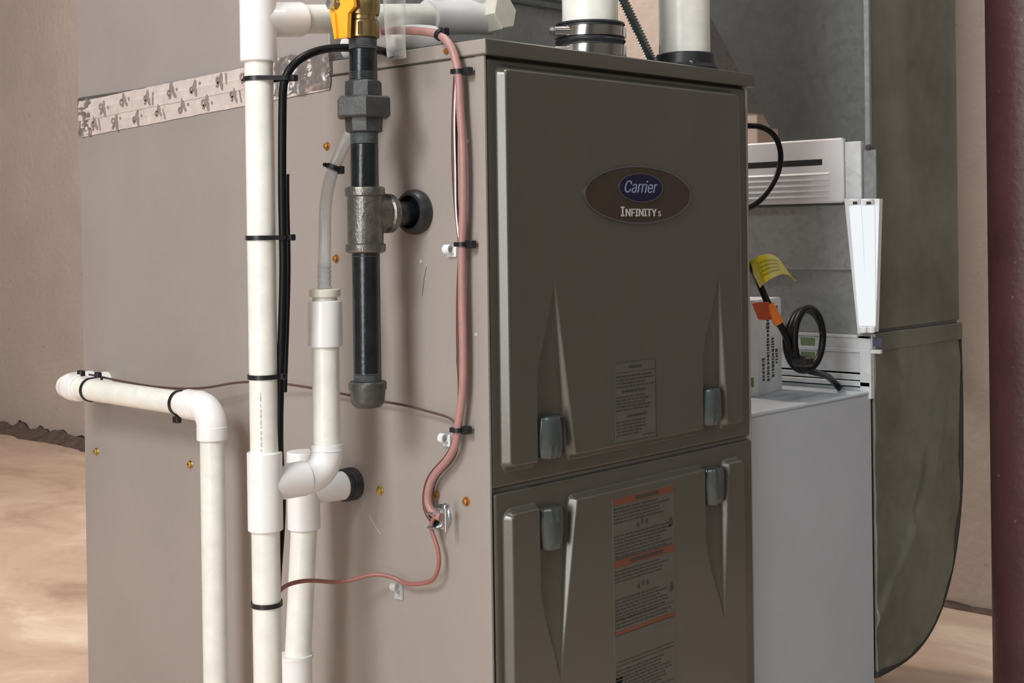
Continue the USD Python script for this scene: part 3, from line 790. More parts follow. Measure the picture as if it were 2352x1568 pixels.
# ---------------------------------------------------------------- left drain: horizontal run and drop
LXp = -.058
q0, q1 = atX(150, 886, LXp), atX(486, 936, LXp)
def dz(y): return atX(486, y, LXp)[2]
dl = (q1 - q0); dl[0] = 0; ll = np.linalg.norm(dl); dl /= ll
ld = thing('side_drain', 'white PVC drain with a level run and an elbow down on the far left', 'drain pipe', (LXp, q1[1], 0))
part(ld, 'pipe', rod(q0, q1 - dl * .03, PR, n=40), M['pvc'], 'level pipe')
part(ld, 'pipe', rod((LXp, q1[1], 0), (LXp, q1[1], dz(1005)), PR, n=40), M['pvc'], 'pipe dropping to the floor')
dn = np.array([0, 0, -1.0]); du_ = dl - dn * np.dot(dl, dn); du_ /= np.linalg.norm(du_)
ap = arc(q1, du_, dn, .022); ap = np.vstack([q1 - du_ * .046, q1 - du_ * .030, ap, q1 + dn * .026])
part(ld, 'elbow', join(tube(ap, .0164, 36), socket(q1 + dn * .020, np.array([LXp, q1[1], dz(1010)]), .0168), socket(q1 - dl * .0475, q1 - dl * .020, .0168)), M['fit'], 'white elbow turning down')
ap = arc(q0, -du_, np.array([1.0, 0, 0]), .020); ap = np.vstack([q0 + du_ * .036, q0 + du_ * .024, ap, q0 + [.036, 0, 0]])
part(ld, 'elbow', join(tube(ap, .0164, 36), socket(q0 + du_ * .038, q0 + du_ * .018, .0168)), M['fit'], 'white elbow turning into the furnace')
part(ld, 'stub_pipe', rod(q0 + [.030, 0, 0], np.array([.004, q0[1], q0[2]]), PR, n=32), M['pvc'])

# ---------------------------------------------------------------- black cable along the main stack
KX = -.1375
bc = thing('black_cable', 'black cable arching from behind the gas valve down beside the main white pipe', 'cable', atX(645, 1360, KX))
cp_ = [atX(900, 128, -.012), atX(850, 112, -.020), atX(805, 110, -.038), atX(760, 111, -.075), atX(715, 122, -.108), atX(675, 148, -.129), atX(654, 185, KX), atX(649, 240, KX), atX(648, 400, KX), atX(650, 540, KX), atX(651, 620, KX), atX(647, 780, KX), atX(643, 900, KX), atX(642, 1030, KX), atX(647, 1130, KX + .012), atX(645, 1215, KX + .004), atX(639, 1300, KX), atX(635, 1372, KX)]
part(bc, 'sheath', tube(spline(cp_, 220), .0039, 16), M['cable'])
c2 = [p_ + cr * .0042 + fw * .001 for p_ in cp_[8:13]]
part(bc, 'second_strand', tube(spline(c2, 80), .0024, 12), M['cable'])

# cable ties on the main stack
def tie(label, circles, origin, ax, ay, head, hs=(.0034, .0040, .0030), grp='black cable ties'):
    t = thing('cable_tie', label, 'cable tie', origin, grp)
    part(t, 'band', tie_ring(circles, origin, ax, ay), M['nylon'])
    c_ = np.asarray(head, float)
    part(t, 'head', rbox(c_ - hs, c_ + hs, .001), M['nylon'])
for y, txt, tail in ((181, 'black cable tie around the main white pipe, just under its upper tee', True), (546, 'black cable tie around the main white pipe, level with the gas tee', True),
                     (864, 'black cable tie around the main white pipe, nearest above its lower tee', False), (1383, 'black cable tie around the main white pipe, low down below its lower tee', False)):
    z = mz(y)
    kc = atX({181: 655, 546: 650, 864: 644, 1383: 634}[y], y, KX)
    circ = [(0, 0, PR + .0001), (kc[0] - MX, kc[1] - MY, .0042)] if y != 1383 else [(0, 0, PR + .0001), (kc[0] - MX, kc[1] - MY, .0024)]
    hd_ = np.array([kc[0], kc[1], z]) + cr * (.0075 if tail else .002) - fw * (.001 if tail else .004)
    tie(txt, circ, Mp(z), (1, 0, 0), (0, 1, 0), hd_)
# ties on the left run
for f_, hpos, txt in ((q0 + dl * .034, None, 'black cable tie on the level left pipe, beside its far elbow'), (q1 - dl * .062, 1, 'black cable tie on the level left pipe, hanging next to the elbow that turns down')):
    ax_ = np.array([1.0, 0, 0]); ay_ = np.cross(dl, ax_)
    up_ = np.array([0, 0, 1.0])
    head = f_ + (up_ * (PR + .0045) + [.003, 0, 0] if hpos is None else -up_ * (PR + .0050) + np.array([-.004, 0, 0]))
    tie(txt, [(0, 0, PR + .0001)], f_, ax_, ay_, head, (.0036, .0045, .0038))
f_ = q0 + dl * .0; t = None
for off_, sgn in ((.006, 1), ):
    f_ = q0 + np.array([.0, 0, 0]) + dl * .062
    ax_ = np.array([1.0, 0, 0]); ay_ = np.cross(dl, ax_)
    tie('black cable tie on the level left pipe holding the thin brown wire, behind its top', [(0, 0, PR + .0001), (.012, .012, .002)], f_, ax_, ay_, f_ + [.010, 0, PR + .004], (.0034, .0040, .0034))

# ---------------------------------------------------------------- thermostat cable bundle
TX = -.012
def bundle(pts, X=TX, dx=0): return [atX(x + dx, y, (X if np.ndim(X) == 0 else X)) for x, y in pts]
tb = thing('control_cable', 'pink sheathed control cable with dark wires running down the furnace side', 'cable', atX(1055, 985, TX))
tp = [(880, 72), (935, 70), (985, 74), (1012, 82), (1034, 105), (1047, 140), (1053, 175), (1057, 250), (1062, 330), (1064, 420), (1063, 500), (1061, 560), (1061, 650), (1063, 760), (1064, 840), (1062, 900), (1056, 950), (1051, 985), (1044, 1025), (1022, 1062), (997, 1092), (984, 1130), (986, 1162), (998, 1180), (1014, 1188)]
part(tb, 'sheath', tube(spline(bundle(tp), 260), .0040, 16), M['pink'])
tl_ = [(1046, 175), (1043, 230), (1041, 330), (1044, 430), (1052, 520), (1056, 560), (1054, 640), (1052, 740), (1054, 840), (1056, 900), (1052, 950), (1047, 985), (1036, 1030), (1010, 1066), (986, 1096), (975, 1135), (977, 1170), (992, 1195)]
part(tb, 'dark_wire', tube(spline(bundle(tl_, -.0135), 200), .0020, 10), M['maroon'], 'dark maroon wire')
tw_ = [(1052, 180), (1048, 260), (1047, 330), (1048, 420), (1050, 480), (1057, 550), (1055, 620), (1053, 800), (1052, 830), (1058, 880), (1060, 940), (1054, 985), (1050, 1020), (1046, 1040), (1030, 1066), (1006, 1092), (993, 1130), (998, 1170), (1010, 1186)]
part(tb, 'dark_wire', tube(spline(bundle(tw_, -.0085), 200), .0017, 10), M['brown'], 'brown wire')
part(tb, 'white_wire', tube(spline(bundle([(1049, 178), (1044, 300), (1046, 400), (1047, 470), (1054, 545)], -.0150), 80), .0009, 8), M['clipw'], 'thin white wire')
t_ = lambda x, y: atX(x, y, TX)
for (x, y), txt in (((1053, 164), 'black cable tie around the pink cable, near the top of the furnace side'), ((1061, 561), 'black cable tie around the pink cable, above the white clip at mid height'), ((1051, 987), 'black cable tie around the pink cable where the thin brown wire leaves it'), ((1010, 80), 'black cable tie around the pink cable where it crosses the furnace top edge')):
    o = t_(x, y)
    if y == 80:
        dd = t_(1020, 88) - t_(1000, 77); dd /= np.linalg.norm(dd); ax_, ay_, _ = frame(dd)
    else:
        ax_, ay_ = np.array([1.0, 0, 0]), np.array([0, 1.0, 0])
    circ = [(0, 0, .0043)] if y == 80 else [(0, 0, .0043), (-.002, .004, .0022)]
    tie(txt, circ, o, ax_, ay_, o + (cr * .0085 - fw * .002 if y != 80 else cr * .004 + [0, 0, .003]), (.0042, .0042, .0038))
# thin wires
wz = [(1050, 980), (1036, 962), (1000, 949), (940, 933), (880, 922), (790, 905), (700, 888), (640, 880), (570, 877), (520, 882), (480, 889), (420, 892), (330, 884), (235, 866), (205, 860)]
wx = [-.012] * 6 + [-.014, -.02, -.024, -.026, -.028, -.036, -.038, -.036, -.034]
tw = solo('thin_wire', tube(spline([atX(x, y, X) for (x, y), X in zip(wz, wx)], 160), .0013, 8), M['brown'], 'thin brown wire running left from the pink cable, behind the pipes', 'wire')
lz_ = [(1000, 1186), (991, 1213), (1001, 1245), (1008, 1277), (1005, 1310), (990, 1333), (962, 1340), (930, 1339), (910, 1329), (868, 1319), (823, 1327), (779, 1336), (719, 1333), (672, 1339), (645, 1354), (636, 1372)]
lx = [-.012, -.014, -.014, -.014, -.014, -.013, -.012, -.012, -.014, -.024, -.034, -.048, -.085, -.110, -.128, -.137]
solo('thin_wire', tube(spline([atX(x, y, X) for (x, y), X in zip(lz_, lx)], 160), .0021, 10), M['redwire'], 'reddish wire looping from the steel clamp across to the main white pipe', 'wire')

# strain relief clamp
o = atX(1018, 1186, 0)
sc = thing('cable_clamp', 'shiny zinc strain relief clamp holding the pink cable end', 'clamp', o)
part(sc, 'collar', lathe([(0, .0125), (.002, .0125), (.0025, .0095), (.008, .0095), (.0085, .0105), (.011, .0105), (.0115, .007), (.004, .0065)], o + [.0005, 0, 0], o + [-1, 0, 0], 28), M['zinc'])
for k in (-1, 1):
    part(sc, 'strap', rbox(o + [-.019, -.006, -.0014 + k * .0068 - .0012], o + [-.010, .004, .0014 + k * .0068 - .0012], .0010), M['zinc'])
q = atX(1024, 1175, -.018)
part(sc, 'screw', join(rod(q + [0, 0, .006], q + [0, 0, -.020], .0019), lathe([(0, .004), (.003, .0038), (.004, .002)], q + [0, 0, .004], q + [0, 0, 1], 16)), M['zinc'])
# small clips
for (x, y), wd, ht, txt, mt in (((1040, 578), .0062, .0052, 'small white adhesive cable clip just below the middle tie of the pink cable', 'clipw'), ((1028, 1011), .0050, .0060, 'small white adhesive cable clip left of the pink cable above its bend', 'clipw'), ((918, 1354), .0058, .0095, 'clear plastic cable clip on the reddish wire, low on the furnace side', 'clearclip')):
    o = atX(x, y, 0)
    cl = thing('cable_clip', txt, 'clip', o)
    part(cl, 'base', rbox(o + [-.0025, -wd, -ht], o + [.0002, wd, ht], .0008), M[mt])
    part(cl, 'loop', join(tie_ring([(0, 0, .0034)], o + np.array([-.006, 0, ht * .45]), np.array([1.0, 0, 0]), np.array([0, 0, 1.0]), wd * 1.3, .0014), lathe([(0, .0022), (.002, .002)], o + [-.002, 0, -ht * .4], o + [-1, 0, -ht * .4], 14)), M[mt])

# clear plastic sleeve hanging by the valve
o = atX(907, 100, -.050)
a_ = spline([atX(x, y, -.050) for x, y in ((906, -60), (906, 20), (908, 80), (911, 132))], 30)
solo('plastic_sleeve', tube(a_, np.linspace(.0112, .0092, 30), 28, cap=False), M['film'], 'clear plastic sleeve hanging to the right of the brass valve', 'sleeve')
# white elbow lying on the furnace top edge
o = atX(938, 100, .02)
we = thing('pvc_elbow', 'small white PVC elbow on the furnace top behind the pink cable', 'pipe fitting', (o[0], o[1], H_ + .002))
zc_ = H_ + .002 + .0145
part(we, 'elbow_body', tube(np.vstack([np.array([.02, .218, zc_]), arc(np.array([.02, o[1] - .012, zc_]), np.array([0, -1.0, 0]), np.array([1.0, 0, 0]), .018), np.array([.042, o[1] - .012, zc_])]), .0140, 30), M['fit'])
part(we, 'collar', socket(np.array([.02, o[1] + .018, zc_]), np.array([.02, o[1] + .045, zc_]), .0144), M['fit'])

# ---------------------------------------------------------------- vents on the furnace top
v1 = atY(1355, 20, .047); VX, VY = v1[0], .047
vp = thing('vent_pipe', 'large white PVC vent pipe held by a black rubber coupling with steel bands', 'vent pipe', (VX, VY, H_))
part(vp, 'pipe', rod((VX, VY, H_ + .02), (VX, VY, ZC - .02), .0302, n=56), M['pvc'])
z0 = H_ + .0005; zt_ = atY(1355, 40, VY - .03)[2]
hgt = zt_ - z0
part(vp, 'rubber_coupling', lathe([(0, .0372), (hgt * .36, .0372), (hgt * .44, .0362), (hgt * .52, .0384), (hgt * .60, .0362), (hgt * .93, .0362), (hgt * .95, .0378), (hgt, .0370), (hgt, .030)], (VX, VY, z0), (VX, VY, 2), 56), M['rubber'])
for a_, b_ in ((.08, .40), (.60, .88)):
    bz_ = z0 + hgt * a_; bL = hgt * (b_ - a_)
    bnd = part(vp, 'clamp_band', lathe([(0, .0374), (.0006, .0386), (bL - .0006, .0386), (bL, .0374)], (VX, VY, bz_), (VX, VY, 2), 56), M['steel'], 'bright steel clamp band')
    c0 = np.array([VX, VY, bz_ + bL / 2]) - cr * .030 - fw * .026
    part(bnd, 'worm_screw', join(rod(c0 - cr * .010, c0 + cr * .010, .0052), hexrod(c0 - cr * .015, c0 - cr * .009, .0045)), M['steel'])
v2 = atY(1571, 20, .050)
vq = thing('vent_pipe', 'large white PVC vent pipe in a plain black rubber base, right of the conduit', 'vent pipe', (v2[0], .05, H_))
part(vq, 'pipe', rod((v2[0], .05, H_ + .01), (v2[0], .05, ZC - .02), .0302, n=56), M['pvc'])
zt_ = atY(1571, 126, .05)[2]; hgt = zt_ - H_
part(vq, 'rubber_base', lathe([(0, .040), (hgt * .25, .0395), (hgt * .45, .0350), (hgt * .95, .0338), (hgt, .0325), (hgt, .030)], (v2[0], .05, H_ + .0005), (v2[0], .05, 2), 56), M['rubber'])
q = atY(1590, 143, .05 - .036); part(vq, 'screw', lathe([(0, .0022), (.002, .0018)], q + [0, .002, 0], q + [0, -1, 0], 12), M['steel'])
# little dark bracket at the far right of the top
q = atY(1672, 158, .03)
# flexible conduit
fc = thing('flexible_conduit', 'ribbed grey metal conduit slanting down between the two vent pipes', 'conduit', atY(1497, 150, .075))
pp_ = spline([atY(1503, 160, .10), atY(1495, 135, .10), atY(1465, 70, .105), atY(1432, 0, .11), atY(1405, -70, .115), atY(1380, -160, .12), atY(1352, -420, .13)], 420)
part(fc, 'armour', tube(pp_, .0052 + .0008 * np.sign(np.sin(np.arange(420) * 1.05)) , 18), M['conduit'])
o = pp_[0]
part(fc, 'connector', lathe([(0, .0085), (.010, .0085), (.011, .0070), (.018, .0070)], np.array([o[0], o[1], H_ + .0005]), np.array([o[0], o[1], 2]), 20), M['conduit'])

# ---------------------------------------------------------------- right of the furnace: pale cabinet, return duct
BX, BY0, BZ = .745, .005, .4835
bxt = thing('filter_cabinet', 'pale grey metal filter cabinet standing against the right side of the furnace', 'cabinet', (.6, .25, 0))
part(bxt, 'body', rbox((W_ + .003, BY0, .0), (BX - .002, .50, BZ - .004), .0015), M['whitebox'])
part(bxt, 'top_panel', rbox((W_ + .003, BY0 - .001, BZ - .004), (BX - .001, .50, BZ), .0012), M['whitebox'])

DX0, DX1, DY0, DY1 = BX, 1.006, .006, .50
rd = thing('return_duct', 'dull galvanised return duct dropping to a curved elbow at the floor', 'duct', (.88, .25, .1))
zA = atX(1720, 470, DX0)[2]
prof = [(DY0, BZ + .0005), (DY1, BZ + .0005), (DY1, .800), (.205, .800)]
notch = [(.150, .845)]
up1 = atX(1770, 295, DX0); up2 = atX(1640, 55, DX0)
sl = (up2[2] - up1[2]) / (up2[1] - up1[1])
far = (.80, up1[2] + sl * (.80 - up1[1]))
prof = [(DY0, BZ + .0005), (DY1, BZ + .0005), (DY1, .795), (up1[1] - .012, .795), (up1[1] - .012, up1[2] - .001), (up1[1], up1[2]), far, (.80, ZC - .02), (DY0, ZC - .02)]
part(rd, 'drop', extrude(prof, (DX0, 0, 0), (0, 1, 0), (0, 0, 1), DX1 - DX0), M['galvk'], 'grey sheet metal drop with a sloping underside')
# front skin of the drop: dirtier metal, with its standing edge at the left
part(rd, 'front_panel', rbox((DX0 + .004, DY0 - .0035, .565), (DX1 + .001, DY0 + .001, ZC - .02), .0008), M['galvd'], 'dirty olive grey front sheet')
part(rd, 'corner_edge', rbox((DX0 - .0035, DY0 - .0045, .58), (DX0 + .004, DY0 + .003, ZC - .02), .0012), M['galv'], 'bright folded corner edge')
jz0, jz1 = atY(2120, 790, DY0)[2], atY(2120, 750, DY0)[2]
part(rd, 'joint_band', rbox((DX0 + .006, DY0 - .007, jz0), (DX1 + .004, DY0 + .001, jz1), .0015), M['galvd'])
# elbow: curved heel, opening to the left into the cabinet
ez0, ez1 = .100, .562
n_ = 40
heel = []
for k in range(n_ + 1):
    a = k / n_ * math.pi / 2
    heel.append((DX0 + (DX1 + .004 - DX0) * math.cos(a) ** .62 if k < n_ else DX0, .385 - (.385 - ez0) * math.sin(a) ** .95))
poly = [(DX0, ez1), (DX1, ez1), (DX1 + .005, .45)] + heel + [(DX0, ez0)]
xs, zs = np.array([q[0] for q in poly]), np.array([q[1] for q in poly])
ep = Polygon(poly).buffer(0)
part(rd, 'elbow', extrude(ep, (0, DY1, 0), (1, 0, 0), (0, 0, 1), DY1 - DY0 - .002), M['galvd'], 'curved elbow sheet')
# dented front cheek with diagonal creases, and the rolled heel seam
uu, vv = np.meshgrid(np.linspace(0, 1, 90), np.linspace(0, 1, 120))
zz = ez0 + .004 + (ez1 - .003 - ez0 - .004) * vv
xmax = np.interp(zz, [h[1] for h in heel][::-1] + [.45, ez1], [h[0] for h in heel][::-1] + [DX1 + .005, DX1])
xx = DX0 + .003 + (xmax - .004 - DX0 - .003) * uu
def crease(x, z, a, b, wd, h):
    a, b = np.array(a), np.array(b); d = b - a; L = np.hypot(*d); d /= L
    t = np.clip((x - a[0]) * d[0] + (z - a[1]) * d[1], 0, L)
    dist = np.hypot(x - a[0] - t * d[0], z - a[1] - t * d[1])
    return h * np.exp(-(dist / wd) ** 2)
k1, k2 = atY(2012, 1420, DY0), atY(2090, 1210, DY0)
k3, k4 = atY(2095, 1200, DY0), atY(2120, 1040, DY0)
k5 = atY(2160, 930, DY0)
bump_ = crease(xx, zz, (k1[0], k1[2]), (k2[0], k2[2]), .010, .006) + crease(xx, zz, (k3[0], k3[2]), (k4[0], k4[2]), .008, -.004) + crease(xx, zz, (atY(2060, 960, DY0)[0], atY(2060, 960, DY0)[2]), (atY(2100, 1080, DY0)[0], atY(2100, 1080, DY0)[2]), .012, .004) + crease(xx, zz, (k5[0], k5[2]), (atY(2130, 1130, DY0)[0], atY(2130, 1130, DY0)[2]), .012, .004)
nz_ = meshkit.fbm(np.stack([xx * 16, zz * 16, xx * 0], -1), 3, 4) - .5
yy = DY0 - .004 - .80 * bump_ - .010 * nz_
g1 = np.stack([xx, yy, zz], -1); g0 = g1.copy(); g0[..., 1] = DY0 + .001
part(rd, 'elbow_cheek', slab(g1[:, ::-1], g0[:, ::-1]), M['galvd'], 'dented front of the elbow', smooth=True)
hs_ = np.array([[h[0] + .001, DY0 - .001, h[1]] for h in [(DX1 + .001, .56), (DX1 + .005, .45)] + heel])
part(rd, 'heel_seam', tube(hs_, .0045, 10), M['ink'], 'dark rolled seam along the curve')
# left face of the drop: crease, cleats and corner tab (all folded sheet on the duct)
def on_left(x0, y0, x1, y1, t, mat, name, label=None, ch=.0008):
    a, b = atX(x0, y0, DX0 - t), atX(x1, y1, DX0 - t)
    xm = min(max(1900, x0), x1); a[2], b[2] = atX(xm, y0, DX0 - t)[2], atX(xm, y1, DX0 - t)[2]
    return part(rd, name, rbox((DX0 - t, min(a[1], b[1]), min(a[2], b[2])), (DX0 + .0005, max(a[1], b[1]), max(a[2], b[2])), ch), mat, label)
zc1 = atX(1900, 618, DX0)[2]; ztop = atX(1900, 472, DX0)[2]; zbt = atX(1900, 768, DX0)[2]
ye = atX(2014, 600, DX0)[1]
bent = [(DX0 + .0005, zbt), (DX0 - .0012, zbt), (DX0 - .0012, zc1 - .003), (DX0 - .013, zc1), (DX0 - .012, zc1 + .004), (DX0 - .0008, ztop), (DX0 + .0005, ztop)]
part(rd, 'side_panel', extrude(bent, (0, .42, 0), (1, 0, 0), (0, 0, 1), .42 - ye - .006), M['galv'], 'creased bright side sheet')
on_left(1700, 766, 1968, 773, .006, M['galvb'], 'cleat'); on_left(1700, 773, 2000, 797, .003, M['galvb'], 'cleat_band')
on_left(1700, 797, 2022, 806, .006, M['galvb'], 'cleat'); on_left(1700, 806, 2005, 851, .002, M['galvb'], 'collar_panel')
on_left(1700, 855, 2003, 868, .005, M['galvb'], 'cleat'); on_left(1700, 871, 1998, 882, .009, M['galvb'], 'cleat'); on_left(1700, 884, 1990, 892, .003, M['galvb'], 'cleat_band')
a, b = atX(2000, 768, DX0 - .008), atX(2030, 803, DX0 - .008)
part(rd, 'corner_tab', rbox((DX0 - .008, DY0 - .006, b[2]), (DX0 + .004, a[1], a[2]), .001), M['galvb'])
part(rd, 'corner_tab', rbox((DX0 - .009, DY0 - .0045, BZ - .010), (DX0 + .002, DY0 + .012, b[2] - .001), .001), M['galvb'], 'bright corner strip')
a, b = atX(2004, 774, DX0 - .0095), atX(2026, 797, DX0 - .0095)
part(rd, 'tab_slot', rbox((DX0 - .0090, min(a[1], b[1]), b[2]), (DX0 - .0070, max(a[1], b[1]), a[2]), .0004), plain('blue_grey_shadow_sheet', (.09, .10, .15), .4, .4), 'blue grey square punched tab')  # square tab in its own blue grey
for y0, y1 in ((776, 794), (809, 828)):
    on_left(1838, y0, 1872, y1, .0036 if y0 == 776 else .0026, M['palegreen'], 'sticker', 'pale green sticker')  # pale green patches on the cleat band and collar panel
# white register grille above the panel
gl = thing('wall_register', 'white louvered register with a dark slot on the return duct', 'register', atX(1830, 400, DX0))
a, b = atX(1936, 463, DX0 - .012), atX(1700, 470, DX0 - .012)
gz0 = atX(1900, 466, DX0 - .012)[2]; gz1 = atX(1900, 318, DX0 - .012)[2]; gy0 = a[1]; gy1 = .46
part(gl, 'frame', rbox((DX0 - .012, gy0, gz0), (DX0 + .0, gy1, gz1), .0025), M['white'])
s0, s1 = atX(1888, 372, DX0 - .0125), atX(1888, 357, DX0 - .0125)
s2 = atX(1888, 385, DX0 - .0125)
part(gl, 'slot', rbox((DX0 - .0127, s0[1], atX(1888, 379, DX0 - .0125)[2]), (DX0 - .010, gy1 - .02, atX(1888, 365, DX0 - .0125)[2]), .0003), M['dark'], 'dark open slot')
for k, y in enumerate((398, 411, 424, 437, 450)):
    q = atX(1905, y, DX0 - .0125)
    part(gl, 'slat', hull([(DX0 - .0115, q[1], q[2] + .0028), (DX0 - .0115, gy1 - .02, q[2] + .0028), (DX0 - .0150, q[1], q[2] - .0008), (DX0 - .0150, gy1 - .02, q[2] - .0008), (DX0 - .0115, q[1], q[2] - .0018), (DX0 - .0115, gy1 - .02, q[2] - .0018)]), M['white'])
on_left(1940, 326, 1978, 458, .007, M['galvb'], 'bracket'); on_left(1982, 345, 2012, 458, .004, M['galv'], 'bracket')
q = atX(1993, 338, DX0 - .006); part(rd, 'bolt', hexrod(q + [.006, 0, 0], q + [-.002, 0, 0], .0042), M['malleable'])
# lamp with two tubes standing in for a reflection on the side sheet
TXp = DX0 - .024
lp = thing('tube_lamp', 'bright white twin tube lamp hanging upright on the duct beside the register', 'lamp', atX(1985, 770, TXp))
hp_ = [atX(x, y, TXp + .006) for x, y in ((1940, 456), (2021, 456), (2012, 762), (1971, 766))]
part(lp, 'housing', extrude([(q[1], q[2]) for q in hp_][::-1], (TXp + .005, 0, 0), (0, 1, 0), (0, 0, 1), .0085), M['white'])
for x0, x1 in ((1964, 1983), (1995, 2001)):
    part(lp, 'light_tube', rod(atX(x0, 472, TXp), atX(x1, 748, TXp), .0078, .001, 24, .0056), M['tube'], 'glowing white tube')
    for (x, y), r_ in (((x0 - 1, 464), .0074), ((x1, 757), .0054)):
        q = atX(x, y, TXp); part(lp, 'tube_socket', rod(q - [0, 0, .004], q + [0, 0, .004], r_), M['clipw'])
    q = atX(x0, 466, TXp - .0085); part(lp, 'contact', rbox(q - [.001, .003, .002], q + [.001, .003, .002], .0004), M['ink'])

# second trunk duct behind the sloping transition
td = thing('trunk_duct', 'grey sheet metal trunk duct behind the vent pipe, above the return duct', 'duct', (1.34, .65, 1.0))
q = atY(1740, 262, .62)
part(td, 'body', rbox((1.24, .62, q[2]), (1.44, .69, ZC - .02), .002), M['galv'])
part(td, 'bottom_flange', rbox((1.235, .613, q[2]), (1.445, .62, q[2] + .02), .001), M['galv'])

# black loop cable at the furnace's right side
_a, _b = atY(1718, 289, .09), atY(1722, 476, .075)
lc = [np.array([W_ - .002, .10, _a[2] - .006]), np.array([W_ + .012, .098, _a[2] - .003]), _a, atY(1745, 291, .075), atY(1775, 308, .065), atY(1792, 345, .06), atY(1789, 390, .06), atY(1766, 436, .065), _b, np.array([W_ + .012, .085, _b[2] - .014]), np.array([W_ - .002, .09, _b[2] - .018])]
solo('loop_cable', tube(spline(lc, 90), .0036, 14), M['cable'], 'black cable looping out of the right side of the furnace', 'cable')

# carton on the filter cabinet
P0, P1 = atZ(1742, 911, BZ), atZ(1796, 893, BZ)
e1_ = P1 - P0; w1 = np.linalg.norm(e1_); e1_ /= w1
e2_ = np.array([-e1_[1], e1_[0], 0]); w2 = .048
pch = np.dot(P0 - CAM, fw)
hC = (911 - 692) / F * pch
ct = thing('carton', 'white carton with vertical black print on top of the pale cabinet', 'carton', P0)
def cbox(u0, u1, v0, v1, z0, z1):
    pts = [P0 + e1_ * u + e2_ * v + np.array([0, 0, z]) for u in (u0, u1) for v in (v0, v1) for z in (z0, z1)]
    return hull(pts)
part(ct, 'box', cbox(0, w1, 0, w2, .0003, hC), M['carton'])
part(ct, 'lid_flap', cbox(.001, w1 - .001, .001, w2 - .001, hC, hC + .0012), M['white'])
rt = random.Random(9); bars = []
for col, (u, z0, z1) in enumerate(((.22, .15, .40), (.42, .13, .78), (.62, .16, .60), (.78, .30, .45), (.80, .70, .92), (.30, .86, .92))):
    z = hC * z0
    while z < hC * z1:
        h_ = rt.uniform(.0012, .0045); du2 = w1 * rt.uniform(.08, .13)
        bars.append(cbox(w1 * u - du2 / 2, w1 * u + du2 / 2, -.0003, 0, z, z + h_)); z += h_ + rt.uniform(.0008, .002)
part(ct, 'print', join(*bars), M['labtext'], 'black vertical print', smooth=False)
part(ct, 'green_mark', cbox(-.0004, 0, .006, .040, hC * .10, hC * .20), M['green'], 'green square mark', smooth=False)
part(ct, 'green_mark', cbox(w1 * .35, w1 * .55, -.0004, 0, hC * .84, hC * .87), M['palegreen'], smooth=False)

# power cord with tags and a coil
CY_ = .045
pcd = thing('power_cord', 'coiled black power cord with a yellow tag and an orange label, beside the white carton', 'cord', atZ(1928, 895, BZ))
end = atZ(1930, 897, BZ) + np.array([0, 0, .003])
_q = atY(1730, 622, CY_)
cpts = [np.array([W_ - .002, CY_ + .02, _q[2] + .034]), np.array([W_ + .02, CY_ + .014, _q[2] + .030]), np.array([(_q[0] + W_ + .02) / 2, CY_ + .004, _q[2] + .018]), _q, atY(1748, 660, CY_), atY(1765, 698, CY_ - .01), atY(1785, 735, CY_ - .015), atY(1808, 778, CY_ - .02), atY(1822, 818, CY_ - .02), atY(1840, 843, CY_ - .02), atY(1868, 854, CY_ - .02), atY(1900, 864, CY_ - .01), atY(1918, 880, CY_), end]
cpath = spline(cpts, 200)
part(pcd, 'cord', tube(cpath, .0043, 14), M['cable'])
th_ = np.linspace(0, 2 * np.pi * 3.0, 260)
coil = []
for k, a in enumerate(th_):
    turn = a / (2 * np.pi)
    x = 1890 - (30 + 5.0 * turn) + (30 + 5.0 * turn) * math.cos(a) - 3 * math.sin(a)
    y = 776 + 70 * math.sin(a) + 2 * turn
    coil.append(atY(x, y, CY_ - .030 + .0065 * turn))
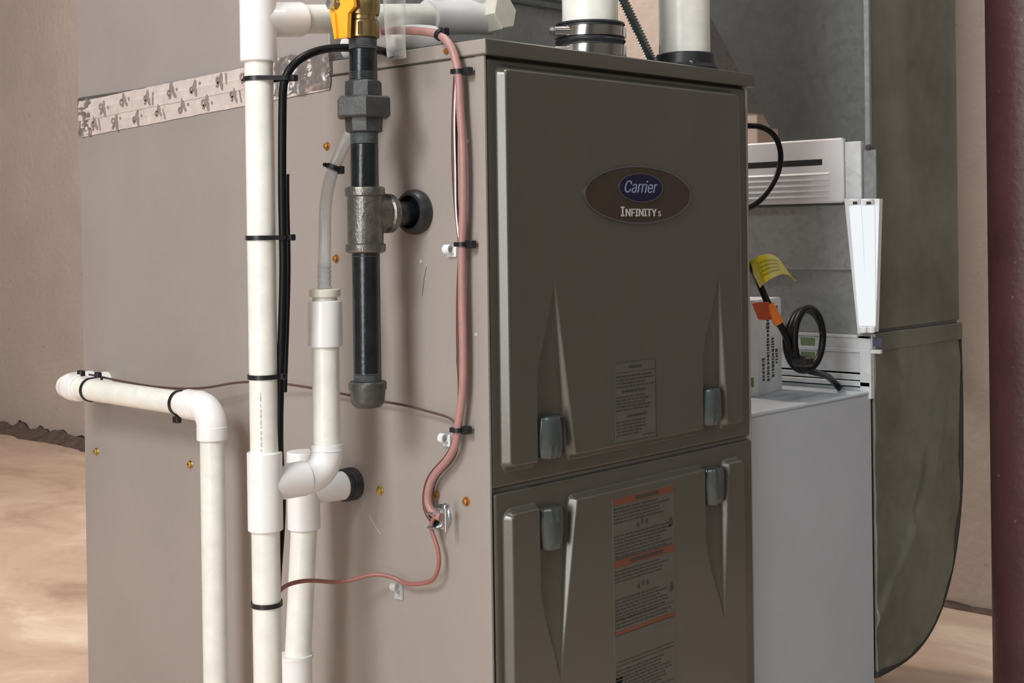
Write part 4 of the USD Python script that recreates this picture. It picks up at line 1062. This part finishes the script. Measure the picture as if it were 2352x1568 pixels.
part(pcd, 'coil', tube(np.array(coil), .0044, 12), M['cable'])
kk = atY(1836, 838, CY_ - .028)
part(pcd, 'coil_tie', join(rbox(atY(1843, 830, CY_ - .030) - [.012, .012, .006], atY(1843, 830, CY_ - .030) + [.010, .010, .007], .003)), M['nylon'])
q = atY(1890, 766, CY_ - .025)
part(pcd, 'twist_tie', join(rod(q - [.005, 0, 0], q + [.005, 0, .001], .0016), rod(q + [.004, 0, 0], q + [.006, 0, -.006], .0014)), M['nylon'])
A = [atY(x, y, Y) for x, y, Y in ((1717, 603, .048), (1748, 586, .022), (1778, 586, .03), (1802, 612, .05), (1829, 644, .065))]
B = [atY(x, y, Y) for x, y, Y in ((1746, 661, .040), (1763, 645, .018), (1785, 633, .028), (1806, 630, .052), (1824, 645, .068))]
part(pcd, 'yellow_tag', sheet(A, B, .0006, 30, 6), M['tagy'], 'bright yellow curled tag')
Ap = [p_ + (q_ - p_) * .25 - fw * .0012 for p_, q_ in zip(A, B)]; Bp = [p_ + (q_ - p_) * .30 - fw * .0012 for p_, q_ in zip(A, B)]
bars = []
for s0_ in (.22, .38, .54, .70):
    a_ = [p_ + (q_ - p_) * s0_ - fw * .0010 for p_, q_ in zip(A, B)][:4]; b_ = [p_ + (q_ - p_) * (s0_ + .06) - fw * .0010 for p_, q_ in zip(A, B)][:4]
    bars.append(sheet(spline(a_, 20)[3:16], spline(b_, 20)[3:16], .0003, 14, 2))
part(pcd, 'tag_print', join(*bars), M['tagyp'])
part(pcd, 'orange_label', tube(cpath[np.argmin(np.linalg.norm(cpath - atY(1767, 696, CY_ - .0105), axis=1)):np.argmin(np.linalg.norm(cpath - atY(1789, 738, CY_ - .0155), axis=1)) + 1], .0068, 16), M['orange'], 'bright orange wrap label')
A = [atY(x, y, CY_ - .014) for x, y in ((1727, 697), (1745, 694), (1766, 693))]; B = [atY(x, y, CY_ - .012) for x, y in ((1742, 733), (1757, 735), (1780, 731))]
part(pcd, 'label_flag', sheet(A, B, .0005, 10, 4), M['redorange'], 'red orange label flag')
